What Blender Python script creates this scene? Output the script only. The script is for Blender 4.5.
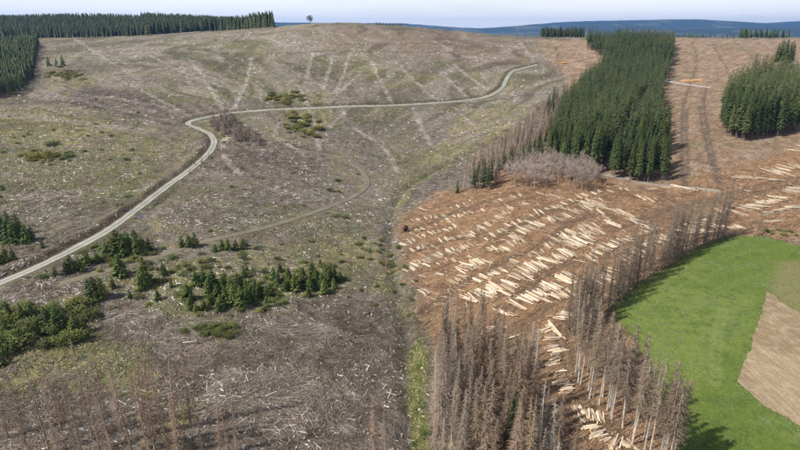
import bpy, math, random
import numpy as np
from mathutils import Vector, Matrix
from mathutils.geometry import delaunay_2d_cdt

for o in list(bpy.data.objects):
    bpy.data.objects.remove(o)
random.seed(7)
rng = np.random.default_rng(7)
scene = bpy.context.scene
COL = scene.collection

# ------------------------------------------------------------------ camera
CAM_Z = 80.0
F = 550.0                       # focal length in pixels of the 800 px wide photograph
HAZE_D = 5.5e-5
HORIZON = 32.0
PITCH = math.atan((225 - HORIZON) / F)
cam_d = bpy.data.cameras.new('camera')
cam_d.sensor_width = 36.0
cam_d.lens = 36.0 * F / 800.0
cam_d.clip_start = 0.5
cam_d.clip_end = 40000
cam = bpy.data.objects.new('camera', cam_d)
COL.objects.link(cam)
cam.location = (0, 0, CAM_Z)
cam.rotation_euler = (math.pi / 2 - PITCH, 0, 0)
scene.camera = cam
scene.render.resolution_x = 1024
scene.render.resolution_y = 576

# ------------------------------------------------------------------ light
SUN_ELEV = math.radians(47)
SUN_FROM = Vector((-0.88, -0.47, 0)).normalized()        # horizontal direction towards the sun
world = bpy.data.worlds.new('World')
scene.world = world
world.use_nodes = True
wn = world.node_tree.nodes
wl = world.node_tree.links
bg = wn['Background']
sky = wn.new('ShaderNodeTexSky')
sky.sky_type = 'NISHITA'
sky.sun_disc = False
sky.sun_elevation = SUN_ELEV
sky.sun_rotation = math.atan2(SUN_FROM.x, SUN_FROM.y)
sky.altitude = 500
sky.air_density = 1.0
sky.dust_density = 2.2
sky.ozone_density = 1.0
# thin high veil of cloud over the whole sky
tc = wn.new('ShaderNodeTexCoord')
mp = wn.new('ShaderNodeMapping')
mp.inputs['Scale'].default_value = (1.0, 1.0, 7.0)
nz = wn.new('ShaderNodeTexNoise')
nz.inputs['Scale'].default_value = 2.2
nz.inputs['Detail'].default_value = 6
cr = wn.new('ShaderNodeMapRange')
cr.inputs['From Min'].default_value = 0.30
cr.inputs['From Max'].default_value = 0.75
cr.inputs['To Min'].default_value = 0.05
cr.inputs['To Max'].default_value = 0.22
mx = wn.new('ShaderNodeMix')
mx.data_type = 'RGBA'
mx.inputs['B'].default_value = (14.0, 13.9, 13.7, 1)
wl.new(tc.outputs['Generated'], mp.inputs['Vector'])
wl.new(mp.outputs['Vector'], nz.inputs['Vector'])
wl.new(nz.outputs['Fac'], cr.inputs['Value'])
sx = wn.new('ShaderNodeSeparateXYZ')
mz = wn.new('ShaderNodeMath'); mz.operation = 'MAXIMUM'; mz.inputs[1].default_value = 0.02
dv_ = wn.new('ShaderNodeMath'); dv_.operation = 'DIVIDE'
ng = wn.new('ShaderNodeMath'); ng.operation = 'MULTIPLY'; ng.inputs[1].default_value = -1.0
ex = wn.new('ShaderNodeMath'); ex.operation = 'EXPONENT'
om = wn.new('ShaderNodeMath'); om.operation = 'SUBTRACT'; om.inputs[0].default_value = 1.0
wl.new(tc.outputs['Generated'], sx.inputs[0]); wl.new(sx.outputs['Z'], mz.inputs[0])
wl.new(cr.outputs['Result'], dv_.inputs[0]); wl.new(mz.outputs[0], dv_.inputs[1])
wl.new(dv_.outputs[0], ng.inputs[0]); wl.new(ng.outputs[0], ex.inputs[0]); wl.new(ex.outputs[0], om.inputs[1])
wl.new(om.outputs[0], mx.inputs['Factor'])
wl.new(sky.outputs['Color'], mx.inputs['A'])
wl.new(mx.outputs['Result'], bg.inputs['Color'])
bg.inputs['Strength'].default_value = 0.071

sd = bpy.data.lights.new('sun', 'SUN')
sd.energy = 5.0
sd.angle = math.radians(0.7)
sd.color = (1.0, 0.95, 0.87)
sun = bpy.data.objects.new('sun', sd)
COL.objects.link(sun)
sv = Vector((SUN_FROM.x * math.cos(SUN_ELEV), SUN_FROM.y * math.cos(SUN_ELEV), math.sin(SUN_ELEV)))
sun.rotation_euler = sv.to_track_quat('Z', 'Y').to_euler()
sun.location = (0, 0, 300)

scene.view_settings.view_transform = 'Standard'
scene.view_settings.look = 'None'
scene.view_settings.exposure = 0.40
scene.view_settings.gamma = 1.0
scene.view_settings.use_curve_mapping = False

# ------------------------------------------------------------------ helpers: noise, pixels, materials
_T = np.random.default_rng(11).random((256, 256))


def vnoise(x, y):
    xi = np.floor(x).astype(int); yi = np.floor(y).astype(int)
    fx = x - xi; fy = y - yi
    fx = fx * fx * (3 - 2 * fx); fy = fy * fy * (3 - 2 * fy)
    a = _T[xi & 255, yi & 255]; b = _T[(xi + 1) & 255, yi & 255]
    c = _T[xi & 255, (yi + 1) & 255]; d = _T[(xi + 1) & 255, (yi + 1) & 255]
    return (a * (1 - fx) + b * fx) * (1 - fy) + (c * (1 - fx) + d * fx) * fy


def fbm(x, y, scale, octv=4, seed=0.0):
    x = np.asarray(x, float) / scale + seed * 17.3; y = np.asarray(y, float) / scale + seed * 9.1
    s = 0; a = 0.5; t = 0
    for i in range(octv):
        s = s + a * vnoise(x, y); t += a
        x = x * 2.03 + 5.7; y = y * 2.03 + 3.1; a *= 0.5
    return s / t


def sst(a, b, v):
    t = np.clip((v - a) / (b - a), 0, 1)
    return t * t * (3 - 2 * t)


CP, SP = math.cos(PITCH), math.sin(PITCH)


def ray(px, py):
    v = 225.0 - np.asarray(py, float)
    den = F * CP + v * SP
    return (np.asarray(px, float) - 400.0) / den, (v * CP - F * SP) / den     # x/Y and z/Y


# ground heights measured as (pixel, distance): a hollow in the middle, hills left and right
CT = [(0, 450, 88), (200, 450, 87), (410, 450, 92), (600, 450, 88), (800, 450, 89), (-120, 400, 101), (920, 400, 105),
      (50, 350, 122), (200, 350, 124), (410, 350, 133), (560, 350, 129), (700, 350, 126), (800, 350, 127), (-100, 300, 145), (900, 300, 155),
      (0, 290, 148), (100, 260, 170), (250, 260, 177), (390, 260, 198), (500, 260, 190), (620, 260, 187), (720, 280, 173), (800, 260, 188),
      (60, 200, 235), (200, 200, 242), (330, 200, 262), (395, 205, 270), (500, 200, 258), (620, 190, 272), (750, 190, 265), (820, 190, 265),
      (30, 140, 335), (150, 140, 345), (300, 150, 345), (400, 160, 368), (470, 155, 372), (600, 165, 312), (700, 140, 347), (820, 140, 347),
      (0, 100, 440), (100, 100, 440), (220, 110, 425), (350, 105, 470), (450, 115, 480), (540, 110, 510), (690, 100, 470), (780, 100, 475),
      (-100, 60, 680), (100, 60, 680), (250, 60, 640), (400, 60, 690), (500, 70, 660), (560, 70, 690), (690, 60, 680), (850, 60, 690),
      (-80, 38, 980), (50, 37.5, 980), (150, 35, 960), (270, 27, 880), (340, 25, 830), (430, 30, 850), (520, 38, 880), (560, 37.5, 900),
      (690, 37.5, 900), (860, 37.5, 900)]
ctl = []
for px, py, Y in CT:
    rx, rz = ray(px, py)
    ctl.append((rx * Y, Y, CAM_Z + rz * Y))
for px, Y, z in [(0, 1300, 98), (130, 1350, 104), (270, 1250, 82), (340, 1100, 72), (430, 1100, 68), (520, 1150, 52), (690, 1200, 50), (860, 1200, 50),
                 (0, 1700, 70), (200, 1700, 60), (400, 1700, 30), (600, 1700, 20), (800, 1700, 20)]:
    rx, rz = ray(px, HORIZON)
    ctl.append((rx * Y, Y, z))
for x, y, z in [(-140, -120, 12), (0, -120, 2), (140, -120, 4), (-110, 30, 5), (0, 35, 0), (110, 30, 2)]:
    ctl.append((x, y, z))
ctl = np.array(ctl, float)
S = 300.0


def _phi(r2):
    return 0.5 * r2 * np.log(r2 + 1e-12)


_n = len(ctl)
_xy = ctl[:, :2] / S
_K = _phi(((_xy[:, None] - _xy[None]) ** 2).sum(-1)) + np.eye(_n) * 2e-3
_P = np.hstack([np.ones((_n, 1)), _xy])
_A = np.zeros((_n + 3, _n + 3)); _A[:_n, :_n] = _K; _A[:_n, _n:] = _P; _A[_n:, :_n] = _P.T
_w = np.linalg.solve(_A, np.concatenate([ctl[:, 2], np.zeros(3)]))


def tps(x, y):
    x = np.asarray(x, float); y = np.asarray(y, float)
    sh = x.shape; x = x.ravel() / S; y = y.ravel() / S
    z = _w[_n] + _w[_n + 1] * x + _w[_n + 2] * y
    for i in range(_n):
        z = z + _w[i] * _phi((x - _xy[i, 0]) ** 2 + (y - _xy[i, 1]) ** 2)
    return z.reshape(sh)


HX = [-9000, -5200, -4400, -3600, -2500, -900, 0, 500, 1000, 1500, 2100, 2700, 3200, 3700, 4300, 4700, 5200, 9000]
HZ = [150, 150, 165, 150, 120, 110, 105, 68, 45, 75, 120, 138, 150, 158, 130, 100, 128, 130]


def far_z(x, y):
    x = np.asarray(x, float) / 1.5; y = np.where(np.asarray(y, float) > 3000, np.asarray(y, float) / 1.5, np.asarray(y, float) * 0.667)
    prof = 1.5 * np.interp(x, HX, HZ) + 16 * (fbm(x, y, 700, 4, 3) - 0.5) + 12 * (fbm(x, y * 0.3, 90, 2, 4) - 0.5)
    h1 = prof * np.exp(-((y - 7600) / 1500.0) ** 2)
    h2 = 0.55 * prof * np.exp(-((y - 5200) / 900.0) ** 2)
    return CAM_Z - 80 + np.maximum(h1 * 1.0, h2) * 1.0 + np.where(y > 7600, 0, 0) + 80 * np.exp(-((y - 7600) / 1500.0) ** 2) + 25 * (fbm(x, y, 900, 3, 5) - 0.5)


def base_z(x, y):
    x = np.asarray(x, float); y = np.asarray(y, float)
    lim = np.maximum(np.abs(x) - (0.95 * np.maximum(y, 60) + 60), 0)       # beyond the measured ground the slope levels out
    xx = x - np.sign(x) * lim * 0.8
    z1 = tps(xx, np.clip(y, -150, 1700))
    t = sst(1350, 2100, y)
    return z1 * (1 - t) + far_z(x, y) * t


# the sheet: rows by distance, columns fanning out, so that near ground is fine and far ground coarse
Ys = np.concatenate([np.linspace(-150, 60, 14)[:-1], np.geomspace(62, 1150, 450), np.geomspace(1160, 17500, 90)])
Us = np.concatenate([np.linspace(-2.4, -0.98, 12)[:-1], np.linspace(-0.97, 0.97, 530), np.linspace(0.98, 2.4, 12)[1:]])
Wd = np.minimum(np.sqrt(Ys ** 2 + 45.0 ** 2), 9000.0)
GX = Us[None, :] * Wd[:, None]
GY = np.repeat(Ys[:, None], len(Us), 1)
GZ = base_z(GX, GY)
BASE = GZ.copy()


def glook(A, x, y):
    x = np.asarray(x, float); y = np.asarray(y, float)
    j = np.clip(np.searchsorted(Ys, y) - 1, 0, len(Ys) - 2)
    ty = np.clip((y - Ys[j]) / (Ys[j + 1] - Ys[j]), 0, 1)
    u = x / np.minimum(np.sqrt(y ** 2 + 45.0 ** 2), 9000.0)
    i = np.clip(np.searchsorted(Us, u) - 1, 0, len(Us) - 2)
    tx = np.clip((u - Us[i]) / (Us[i + 1] - Us[i]), 0, 1)
    return (A[j, i] * (1 - tx) + A[j, i + 1] * tx) * (1 - ty) + (A[j + 1, i] * (1 - tx) + A[j + 1, i + 1] * tx) * ty


def gz(x, y):
    return glook(GZ, x, y)


_steps = np.geomspace(50, 1500, 420)


def pix(px, py, A=None):
    """where the ray through a pixel of the photograph meets the ground"""
    A = BASE if A is None else A
    px = np.atleast_1d(np.asarray(px, float)); py = np.atleast_1d(np.asarray(py, float))
    rx, rz = ray(px, py)
    if px.size <= 60:
        d = CAM_Z + rz[:, None] * _steps[None] - glook(A, rx[:, None] * _steps[None], np.repeat(_steps[None], px.size, 0))
        j = np.argmax(d <= 0, axis=1); ok = (d <= 0).any(1); j = np.maximum(j, 1); i = np.arange(px.size)
        h = _steps[j - 1] + (_steps[j] - _steps[j - 1]) * d[i, j - 1] / (d[i, j - 1] - d[i, j] + 1e-9)
        h = np.where(ok, h, 880.0)
        return np.stack([rx * h, h], -1)
    hit = np.full(px.shape, np.nan); prev = np.full(px.shape, 1.0); py_ = _steps[0]
    for Y in _steps:
        d = CAM_Z + rz * Y - glook(A, rx * Y, np.full(px.shape, Y))
        m = np.isnan(hit) & (d <= 0)
        if m.any():
            hit[m] = py_ + (Y - py_) * prev[m] / (prev[m] - d[m] + 1e-9)
        prev = d; py_ = Y
    hit = np.where(np.isnan(hit), 880.0, hit)
    return np.stack([rx * hit, hit], -1)


def poly(*pts):
    a = np.array(pts, float)
    return pix(a[:, 0], a[:, 1])


def inside(P, x, y):
    r = np.zeros(x.shape, bool); n = len(P)
    for i in range(n):
        x0, y0 = P[i]; x1, y1 = P[(i + 1) % n]
        c = ((y0 > y) != (y1 > y))
        with np.errstate(all='ignore'):
            xc = (x1 - x0) * (y - y0) / (y1 - y0 + 1e-12) + x0
        r ^= c & (x < xc)
    return r


def pdist(L, x, y, closed=False):
    """distance to a polyline and the side on which the point lies"""
    best = np.full(x.shape, 1e9); side = np.zeros(x.shape); n = len(L)
    for i in range(n if closed else n - 1):
        a = L[i]; b = L[(i + 1) % n]; d = b - a; l2 = d @ d + 1e-9
        t = np.clip(((x - a[0]) * d[0] + (y - a[1]) * d[1]) / l2, 0, 1)
        dx = x - a[0] - t * d[0]; dy = y - a[1] - t * d[1]
        q = dx * dx + dy * dy
        m = q < best
        best = np.where(m, q, best); side = np.where(m, d[0] * dy - d[1] * dx, side)
    return np.sqrt(best), np.sign(side)


def smooth_line(L, step=2.0):
    L = np.asarray(L, float)
    P = np.vstack([2 * L[0] - L[1], L, 2 * L[-1] - L[-2]]); out = []
    for i in range(1, len(P) - 2):
        p0, p1, p2, p3 = P[i - 1:i + 3]
        n = max(2, int(np.linalg.norm(p2 - p1) / step))
        for t in np.linspace(0, 1, n, endpoint=False):
            out.append(0.5 * ((2 * p1) + (p2 - p0) * t + (2 * p0 - 5 * p1 + 4 * p2 - p3) * t * t + (3 * p1 - p0 - 3 * p2 + p3) * t ** 3))
    out.append(P[-2])
    return np.array(out)


def soft(P, x, y, w=3.0, wob=4.0, sc=14.0, seed=1):
    """soft, ragged inside-mask of a polygon"""
    wx = x + wob * 2 * (fbm(x, y, sc, 3, seed) - 0.5); wy = y + wob * 2 * (fbm(x, y, sc, 3, seed + 5) - 0.5)
    d, _ = pdist(P, wx, wy, True)
    return sst(-w, w, np.where(inside(P, wx, wy), d, -d))


def new_mat(name, rough=0.9, spec=0.15):
    m = bpy.data.materials.new(name); m.use_nodes = True
    b = m.node_tree.nodes['Principled BSDF']
    b.inputs['Roughness'].default_value = rough
    b.inputs['Specular IOR Level'].default_value = spec
    return m, m.node_tree.nodes, m.node_tree.links, b


def tint_mat(name, color=None, rough=0.9, var=0.35, noise=1.2, obj_var=0.3, spec=0.15, hue=0.0, trans=0.0):
    """colour (or the 'col' attribute) broken up by noise and by a random value for each object"""
    m, n, l, b = new_mat(name, rough, spec)
    if color is None:
        a = n.new('ShaderNodeAttribute'); a.attribute_name = 'col'; src = a.outputs['Color']
    else:
        a = n.new('ShaderNodeRGB'); a.outputs[0].default_value = (*color, 1); src = a.outputs[0]
    t = n.new('ShaderNodeTexCoord')
    z = n.new('ShaderNodeTexNoise'); z.inputs['Scale'].default_value = noise; z.inputs['Detail'].default_value = 3
    l.new(t.outputs['Object'], z.inputs['Vector'])
    oi = n.new('ShaderNodeObjectInfo')
    m1 = n.new('ShaderNodeMapRange'); m1.inputs['From Min'].default_value = 0.25; m1.inputs['From Max'].default_value = 0.75
    m1.inputs['To Min'].default_value = 1 - var; m1.inputs['To Max'].default_value = 1 + var
    l.new(z.outputs['Fac'], m1.inputs['Value'])
    m2 = n.new('ShaderNodeMapRange'); m2.inputs['To Min'].default_value = 1 - obj_var; m2.inputs['To Max'].default_value = 1 + obj_var
    l.new(oi.outputs['Random'], m2.inputs['Value'])
    mu = n.new('ShaderNodeMath'); mu.operation = 'MULTIPLY'
    l.new(m1.outputs['Result'], mu.inputs[0]); l.new(m2.outputs['Result'], mu.inputs[1])
    hs = n.new('ShaderNodeHueSaturation')
    l.new(src, hs.inputs['Color']); l.new(mu.outputs[0], hs.inputs['Value'])
    if hue:
        m3 = n.new('ShaderNodeMapRange'); m3.inputs['To Min'].default_value = 0.5 - hue; m3.inputs['To Max'].default_value = 0.5 + hue
        ml = n.new('ShaderNodeMath'); ml.operation = 'MULTIPLY'; ml.inputs[1].default_value = 7.31
        fr = n.new('ShaderNodeMath'); fr.operation = 'FRACT'
        l.new(oi.outputs['Random'], ml.inputs[0]); l.new(ml.outputs[0], fr.inputs[0]); l.new(fr.outputs[0], m3.inputs['Value'])
        l.new(m3.outputs['Result'], hs.inputs['Hue'])
    l.new(hs.outputs['Color'], b.inputs['Base Color'])
    return m


class MB:
    def __init__(self):
        self.V = []; self.T = []; self.C = []; self.n = 0

    def add(self, V, T, c):
        V = np.asarray(V, float).reshape(-1, 3); T = np.asarray(T, int).reshape(-1, 3)
        c = np.asarray(c, float)
        if c.ndim == 1:
            c = np.repeat(c[None], len(V), 0)
        self.V.append(V); self.T.append(T + self.n); self.C.append(c); self.n += len(V)

    def arrays(self):
        return np.vstack(self.V), np.vstack(self.T), np.vstack(self.C)

    def mesh(self, name, mat, smooth=False):
        V, T, C = self.arrays()
        return mesh_np(name, V, T, C, mat, smooth)


def mesh_np(name, V, T, C, mat, smooth=False):
    me = bpy.data.meshes.new(name)
    me.vertices.add(len(V)); me.vertices.foreach_set('co', np.ascontiguousarray(V, np.float32).ravel())
    me.loops.add(T.size); me.loops.foreach_set('vertex_index', np.ascontiguousarray(T, np.int32).ravel())
    k = T.shape[1]
    me.polygons.add(len(T))
    me.polygons.foreach_set('loop_start', np.arange(0, T.size, k, dtype=np.int32))
    if smooth:
        me.polygons.foreach_set('use_smooth', np.ones(len(T), bool))
    me.update(calc_edges=True)
    if C is not None:
        at = me.attributes.new('col', 'FLOAT_COLOR', 'POINT')
        at.data.foreach_set('color', np.ascontiguousarray(np.hstack([C, np.ones((len(C), 1))]), np.float32).ravel())
    if mat:
        me.materials.append(mat)
    return me


def link(name, me, parent=None, loc=(0, 0, 0), rz=0.0, sc=1.0, mat4=None):
    o = bpy.data.objects.new(name, me); COL.objects.link(o)
    if mat4 is not None:
        o.matrix_world = mat4
    else:
        o.location = loc; o.rotation_euler = (0, 0, rz)
        o.scale = (sc, sc, sc) if np.isscalar(sc) else sc
    if parent:
        o.parent = parent
    return o


def tag(o, label, cat=None, group=None, kind=None):
    if label: o['label'] = label
    if cat: o['category'] = cat
    if group: o['group'] = group
    if kind: o['kind'] = kind
    return o


def sticks(P0, P1, R0, R1, n=3, caps=False):
    """tapered n-sided rods, all at once"""
    P0 = np.asarray(P0, float).reshape(-1, 3); P1 = np.asarray(P1, float).reshape(-1, 3)
    k = len(P0)
    R0 = np.broadcast_to(np.asarray(R0, float), (k,)); R1 = np.broadcast_to(np.asarray(R1, float), (k,))
    d = P1 - P0; d = d / (np.linalg.norm(d, axis=1, keepdims=True) + 1e-9)
    ref = np.where(np.abs(d[:, 2:3]) > 0.9, np.array([[1., 0, 0]]), np.array([[0, 0, 1.]]))
    a = np.cross(d, ref); a /= np.linalg.norm(a, axis=1, keepdims=True); b = np.cross(d, a)
    ang = np.arange(n) * 2 * math.pi / n
    ring = a[:, None] * np.cos(ang)[None, :, None] + b[:, None] * np.sin(ang)[None, :, None]
    V = np.concatenate([P0[:, None] + ring * R0[:, None, None], P1[:, None] + ring * R1[:, None, None]], 1)
    t = []
    for i in range(n):
        j = (i + 1) % n
        t += [(i, n + i, j), (j, n + i, n + j)]
    if caps:
        for i in range(1, n - 1):
            t += [(0, i, i + 1), (n, n + i + 1, n + i)]
    t = np.array(t)
    T = (t[None] + (np.arange(k) * 2 * n)[:, None, None]).reshape(-1, 3)
    return V.reshape(-1, 3), T


def spikes(P0, P1, R):
    """three-sided needles"""
    P0 = np.asarray(P0, float).reshape(-1, 3); P1 = np.asarray(P1, float).reshape(-1, 3); k = len(P0)
    R = np.broadcast_to(np.asarray(R, float), (k,))
    d = P1 - P0; d = d / (np.linalg.norm(d, axis=1, keepdims=True) + 1e-9)
    ref = np.where(np.abs(d[:, 2:3]) > 0.9, np.array([[1., 0, 0]]), np.array([[0, 0, 1.]]))
    a = np.cross(d, ref); a /= np.linalg.norm(a, axis=1, keepdims=True); b = np.cross(d, a)
    ang = np.arange(3) * 2 * math.pi / 3
    ring = a[:, None] * np.cos(ang)[None, :, None] + b[:, None] * np.sin(ang)[None, :, None]
    V = np.concatenate([P0[:, None] + ring * R[:, None, None], P1[:, None]], 1)
    t = np.array([(0, 3, 1), (1, 3, 2), (2, 3, 0)])
    T = (t[None] + (np.arange(k) * 4)[:, None, None]).reshape(-1, 3)
    return V.reshape(-1, 3), T


# ------------------------------------------------------------------ where things lie (pixels of the photograph dropped on the ground)
ROAD = smooth_line(poly((-40, 301), (0, 283), (40, 266), (80, 246), (110, 229), (140, 207), (165, 188), (190, 170), (207, 155), (214, 144), (211, 135), (199, 129),
                        (188, 124), (197, 119.5), (230, 113.5), (270, 110), (320, 108), (380, 106), (430, 103.5), (470, 100), (490, 95.5), (502, 88), (506, 80), (512, 72), (522, 68.5), (537, 65)), 1.5)
TRACK = smooth_line(poly((60, 284), (110, 270), (150, 259), (200, 243), (260, 229), (310, 214), (345, 201), (364, 189), (367, 180), (358, 168), (335, 157), (300, 150)), 1.5)
FROAD1 = smooth_line(poly((600, 174), (625, 178), (650, 184), (680, 187), (720, 191)), 1.5)
FROAD2 = smooth_line(poly((655, 78), (670, 82), (690, 85), (712, 87.5)), 2.0)
STREAM = smooth_line(poly((412, 460), (410, 420), (408, 380), (404, 330), (396, 290), (390, 250), (392, 210), (404, 190), (425, 176), (448, 163), (480, 146), (520, 124), (545, 105)), 3.0)

P_MEADOW = poly((612, 312), (622, 300), (640, 286), (660, 272), (685, 257), (710, 244), (735, 236.5), (760, 236), (785, 242), (830, 254), (850, 470), (690, 470), (668, 425), (655, 380), (640, 345), (622, 325))
P_TILLED = poly((767, 292), (800, 314), (845, 345), (845, 440), (800, 427), (765, 407), (737, 382), (757, 326))
P_TILLGAP = poly((764, 306), (777, 262), (830, 258), (840, 350), (800, 318), (768, 296))
P_BROWN = poly((430, 470), (432, 340), (416, 310), (400, 262), (399, 215), (436, 192), (470, 188), (500, 165), (545, 150), (556, 110), (566, 80), (548, 58), (537, 40), (690, 38.5), (840, 38.5),
               (850, 250), (760, 238), (720, 244), (620, 308), (640, 350), (670, 430), (690, 480))
P_LOGF = poly((432, 340), (402, 262), (401, 214), (440, 194), (500, 170), (610, 178), (640, 190), (760, 160), (840, 130), (845, 240), (760, 236), (720, 242), (622, 303), (655, 380), (690, 470), (560, 470), (540, 340))
P_RIDGE = poly((330, 27), (430, 31.5), (535, 39), (545, 62), (500, 66), (440, 60), (370, 48), (320, 45))
P_VALG = poly((412, 470), (408, 400), (410, 345), (420, 335), (428, 350), (427, 400), (432, 470))
P_GREEN = [poly(*p) for p in (
    [(0, 350), (40, 325), (95, 330), (125, 352), (110, 385), (60, 395), (0, 400)],
    [(100, 280), (150, 268), (260, 255), (330, 235), (380, 250), (360, 280), (270, 300), (170, 315), (110, 300)],
    [(112, 335), (165, 340), (158, 398), (100, 392)], [(380, 250), (402, 260), (400, 300), (372, 290)], [(175, 395), (215, 400), (215, 430), (170, 425)],
    [(400, 170), (440, 150), (460, 160), (430, 182), (398, 205)],
    [(200, 60), (300, 62), (290, 95), (230, 98)],
    [(0, 105), (100, 120), (180, 150), (120, 200), (0, 180)],
    [(370, 55), (440, 80), (400, 90), (300, 60)],
    [(160, 45), (270, 40), (250, 58), (150, 60)],
    [(150, 90), (210, 84), (220, 100), (160, 104)])]
P_STRAW = [poly(*p) for p in (
    [(40, 340), (70, 328), (90, 345), (60, 375), (5, 378)], [(0, 108), (60, 112), (120, 130), (60, 150), (0, 140)],
    [(60, 75), (110, 78), (100, 86), (40, 92)], [(330, 235), (370, 240), (390, 270), (340, 255)], [(150, 222), (185, 225), (180, 235), (150, 232)],
    [(465, 110), (520, 104), (530, 122), (440, 165), (420, 168)], [(300, 92), (330, 96), (330, 130), (290, 120)])]
P_SLASH = [poly(*p) for p in (
    [(250, 330), (300, 300), (360, 290), (400, 320), (405, 460), (230, 460)], [(60, 275), (170, 320), (260, 420), (200, 420), (100, 310)],
    [(100, 85), (200, 115), (180, 130), (60, 100)], [(410, 190), (450, 170), (460, 186), (430, 200)], [(200, 140), (330, 150), (320, 190), (200, 170)],
    [(0, 390), (60, 385), (90, 430), (0, 450)])]
PALE = [smooth_line(poly(*p), 4) for p in (
    [(312, 54), (306, 82)], [(333, 54), (322, 92)], [(350, 52), (338, 88), (332, 97)], [(361, 72), (345, 88), (328, 105)], [(372, 62), (392, 104)], [(413, 107), (422, 128), (432, 147)],
    [(297, 85), (312, 118), (320, 150)], [(190, 60), (208, 85), (224, 112)], [(252, 58), (245, 85), (232, 112)], [(105, 73), (140, 90), (182, 112)], [(440, 72), (470, 100)], [(345, 112), (328, 128)],
    [(150, 55), (190, 75), (262, 100)], [(400, 66), (440, 104)], [(455, 66), (490, 92)], [(75, 40), (110, 62), (140, 80)], [(280, 120), (276, 135), (300, 152)], [(455, 108), (480, 130)], [(250, 34), (300, 50), (340, 58)],
    [(430, 40), (480, 62)], [(517, 40), (535, 62)], [(355, 130), (385, 150), (400, 175)], [(230, 128), (222, 150), (240, 175)])]
TERR = [smooth_line(poly(*p), 6) for p in ([(180, 56), (265, 54), (340, 51), (420, 52), (500, 57)], [(100, 62), (60, 66), (140, 68), (220, 63)], [(340, 44), (430, 44), (520, 49)], [(430, 106), (520, 96), (560, 92)])]
RUTS = [smooth_line(poly(*p), 3) for p in (
    [(684, 188), (683, 160), (682, 130), (684, 105), (690, 85), (697, 60), (692, 42)], [(688, 188), (688, 160), (686.5, 130), (687.5, 108)],
    [(722, 182), (716, 165), (708, 130), (704, 100), (707, 85)], [(718, 182), (711, 160), (703, 130), (700, 104)], [(690, 158), (712, 164), (720, 168)],
    [(712, 42), (722, 60), (732, 78)], [(733, 40), (745, 50), (756, 60)], [(755, 42), (775, 52)], [(670, 116), (682, 110), (706, 108)], [(555, 45), (560, 70), (566, 90)], [(578, 62), (600, 56)])]

SKID = [smooth_line(poly(*p), 3) for p in (
    [(425, 312), (465, 282), (500, 264), (540, 245), (575, 222), (605, 212)], [(508, 312), (540, 278), (575, 260)], [(405, 254), (450, 240), (500, 234), (540, 216), (585, 200)], [(405, 232), (450, 214), (500, 198), (530, 192)],
    [(500, 335), (528, 322), (550, 305), (575, 293)], [(576, 308), (562, 335), (572, 375), (585, 405), (608, 428), (640, 462)], [(610, 232), (660, 212), (720, 196), (800, 176)], [(640, 186), (690, 205), (740, 196), (800, 182)])]
# ------------------------------------------------------------------ the ground: relief and colour
def ground_masks(x, y):
    M = {}
    M['brown'] = soft(P_BROWN, x, y, 2.5, 4, 12, 1)
    M['logf'] = soft(P_LOGF, x, y, 8, 6, 20, 2)
    M['ridge'] = soft(P_RIDGE, x, y, 25, 20, 60, 3)
    M['valg'] = soft(P_VALG, x, y, 1.2, 1.5, 5, 4)
    M['green'] = np.max([soft(p, x, y, 9, 9, 18, 5 + i) for i, p in enumerate(P_GREEN)], 0)
    M['straw'] = np.max([soft(p, x, y, 8, 8, 14, 15 + i) for i, p in enumerate(P_STRAW)], 0)
    M['slash'] = np.max([soft(p, x, y, 6, 7, 14, 25 + i) for i, p in enumerate(P_SLASH)], 0)
    M['field'] = np.maximum(soft(P_MEADOW, x, y, 1.0, 0.4, 5, 41), soft(P_TILLED, x, y, 1, 0, 5, 42))
    return M


near = (GY > 40) & (GY < 1160) & (np.abs(GX) < GY * 1.1 + 40)
nx, ny = GX[near], GY[near]
MK = ground_masks(nx, ny)
dr, sr = pdist(ROAD[::2], nx, ny)
dt, _ = pdist(TRACK[::2], nx, ny)
df1, _ = pdist(FROAD1[::2], nx, ny)
df2, _ = pdist(FROAD2[::2], nx, ny)
ds, _ = pdist(STREAM[::2], nx, ny)
pale = np.zeros(nx.shape)
for k, L in enumerate(PALE):
    d, _ = pdist(L[::2], nx, ny)
    w = 0.5 + 1.7 * fbm(nx, ny, 7, 3, 50 + k)
    pale = np.maximum(pale, 1 - sst(w * 0.6, w * 1.6, d))
terr = np.zeros(nx.shape)
for L in TERR:
    d, _ = pdist(L[::2], nx, ny); terr = np.maximum(terr, 1 - sst(1.2, 3.2, d))
ruts = np.zeros(nx.shape)
for k, L in enumerate(RUTS):
    d, _ = pdist(L[::2], nx, ny)
    ruts = np.maximum(ruts, 1 - sst(0.5, 1.7, d + 0.7 * (fbm(nx, ny, 4, 2, 70) - 0.5)))

rough = (1 - MK['field'])
onroad = np.minimum.reduce([sst(2.6, 6, dr), sst(1.6, 4, dt), sst(2, 5, df1), sst(2.2, 5, df2)])
rel = 1.5 * (fbm(nx, ny, 9, 3, 60) - 0.5) + 0.95 * (fbm(nx, ny, 2.4, 3, 61) - 0.5) + 2.5 * (fbm(nx, ny, 45, 3, 62) - 0.5)
zz = GZ[near] + rel * rough * onroad
# cutting on the uphill side of the gravel road, small fill below it

bank = np.where(sr > 0, 1, 0) * sst(2.4, 4.6, dr) * (1 - sst(5, 13, dr)) * 1.5
zz = zz + bank * (0.6 + 0.8 * fbm(nx, ny, 7, 2, 63)) - 0.5 * np.where(sr < 0, 1, 0) * sst(2.8, 4.5, dr) * (1 - sst(4.5, 9, dr))
zz -= 1.6 * np.exp(-(ds / 2.6) ** 2) * (1 - 0.6 * MK['logf'])
zz -= 0.35 * ruts
zz += 0.25 * pale * (fbm(nx, ny, 1.5, 2, 64))
GZ[near] = zz


def L3(*c):
    return np.array(c, float)


def mixc(a, b, t):
    return a * (1 - t[:, None]) + b * t[:, None]


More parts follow.
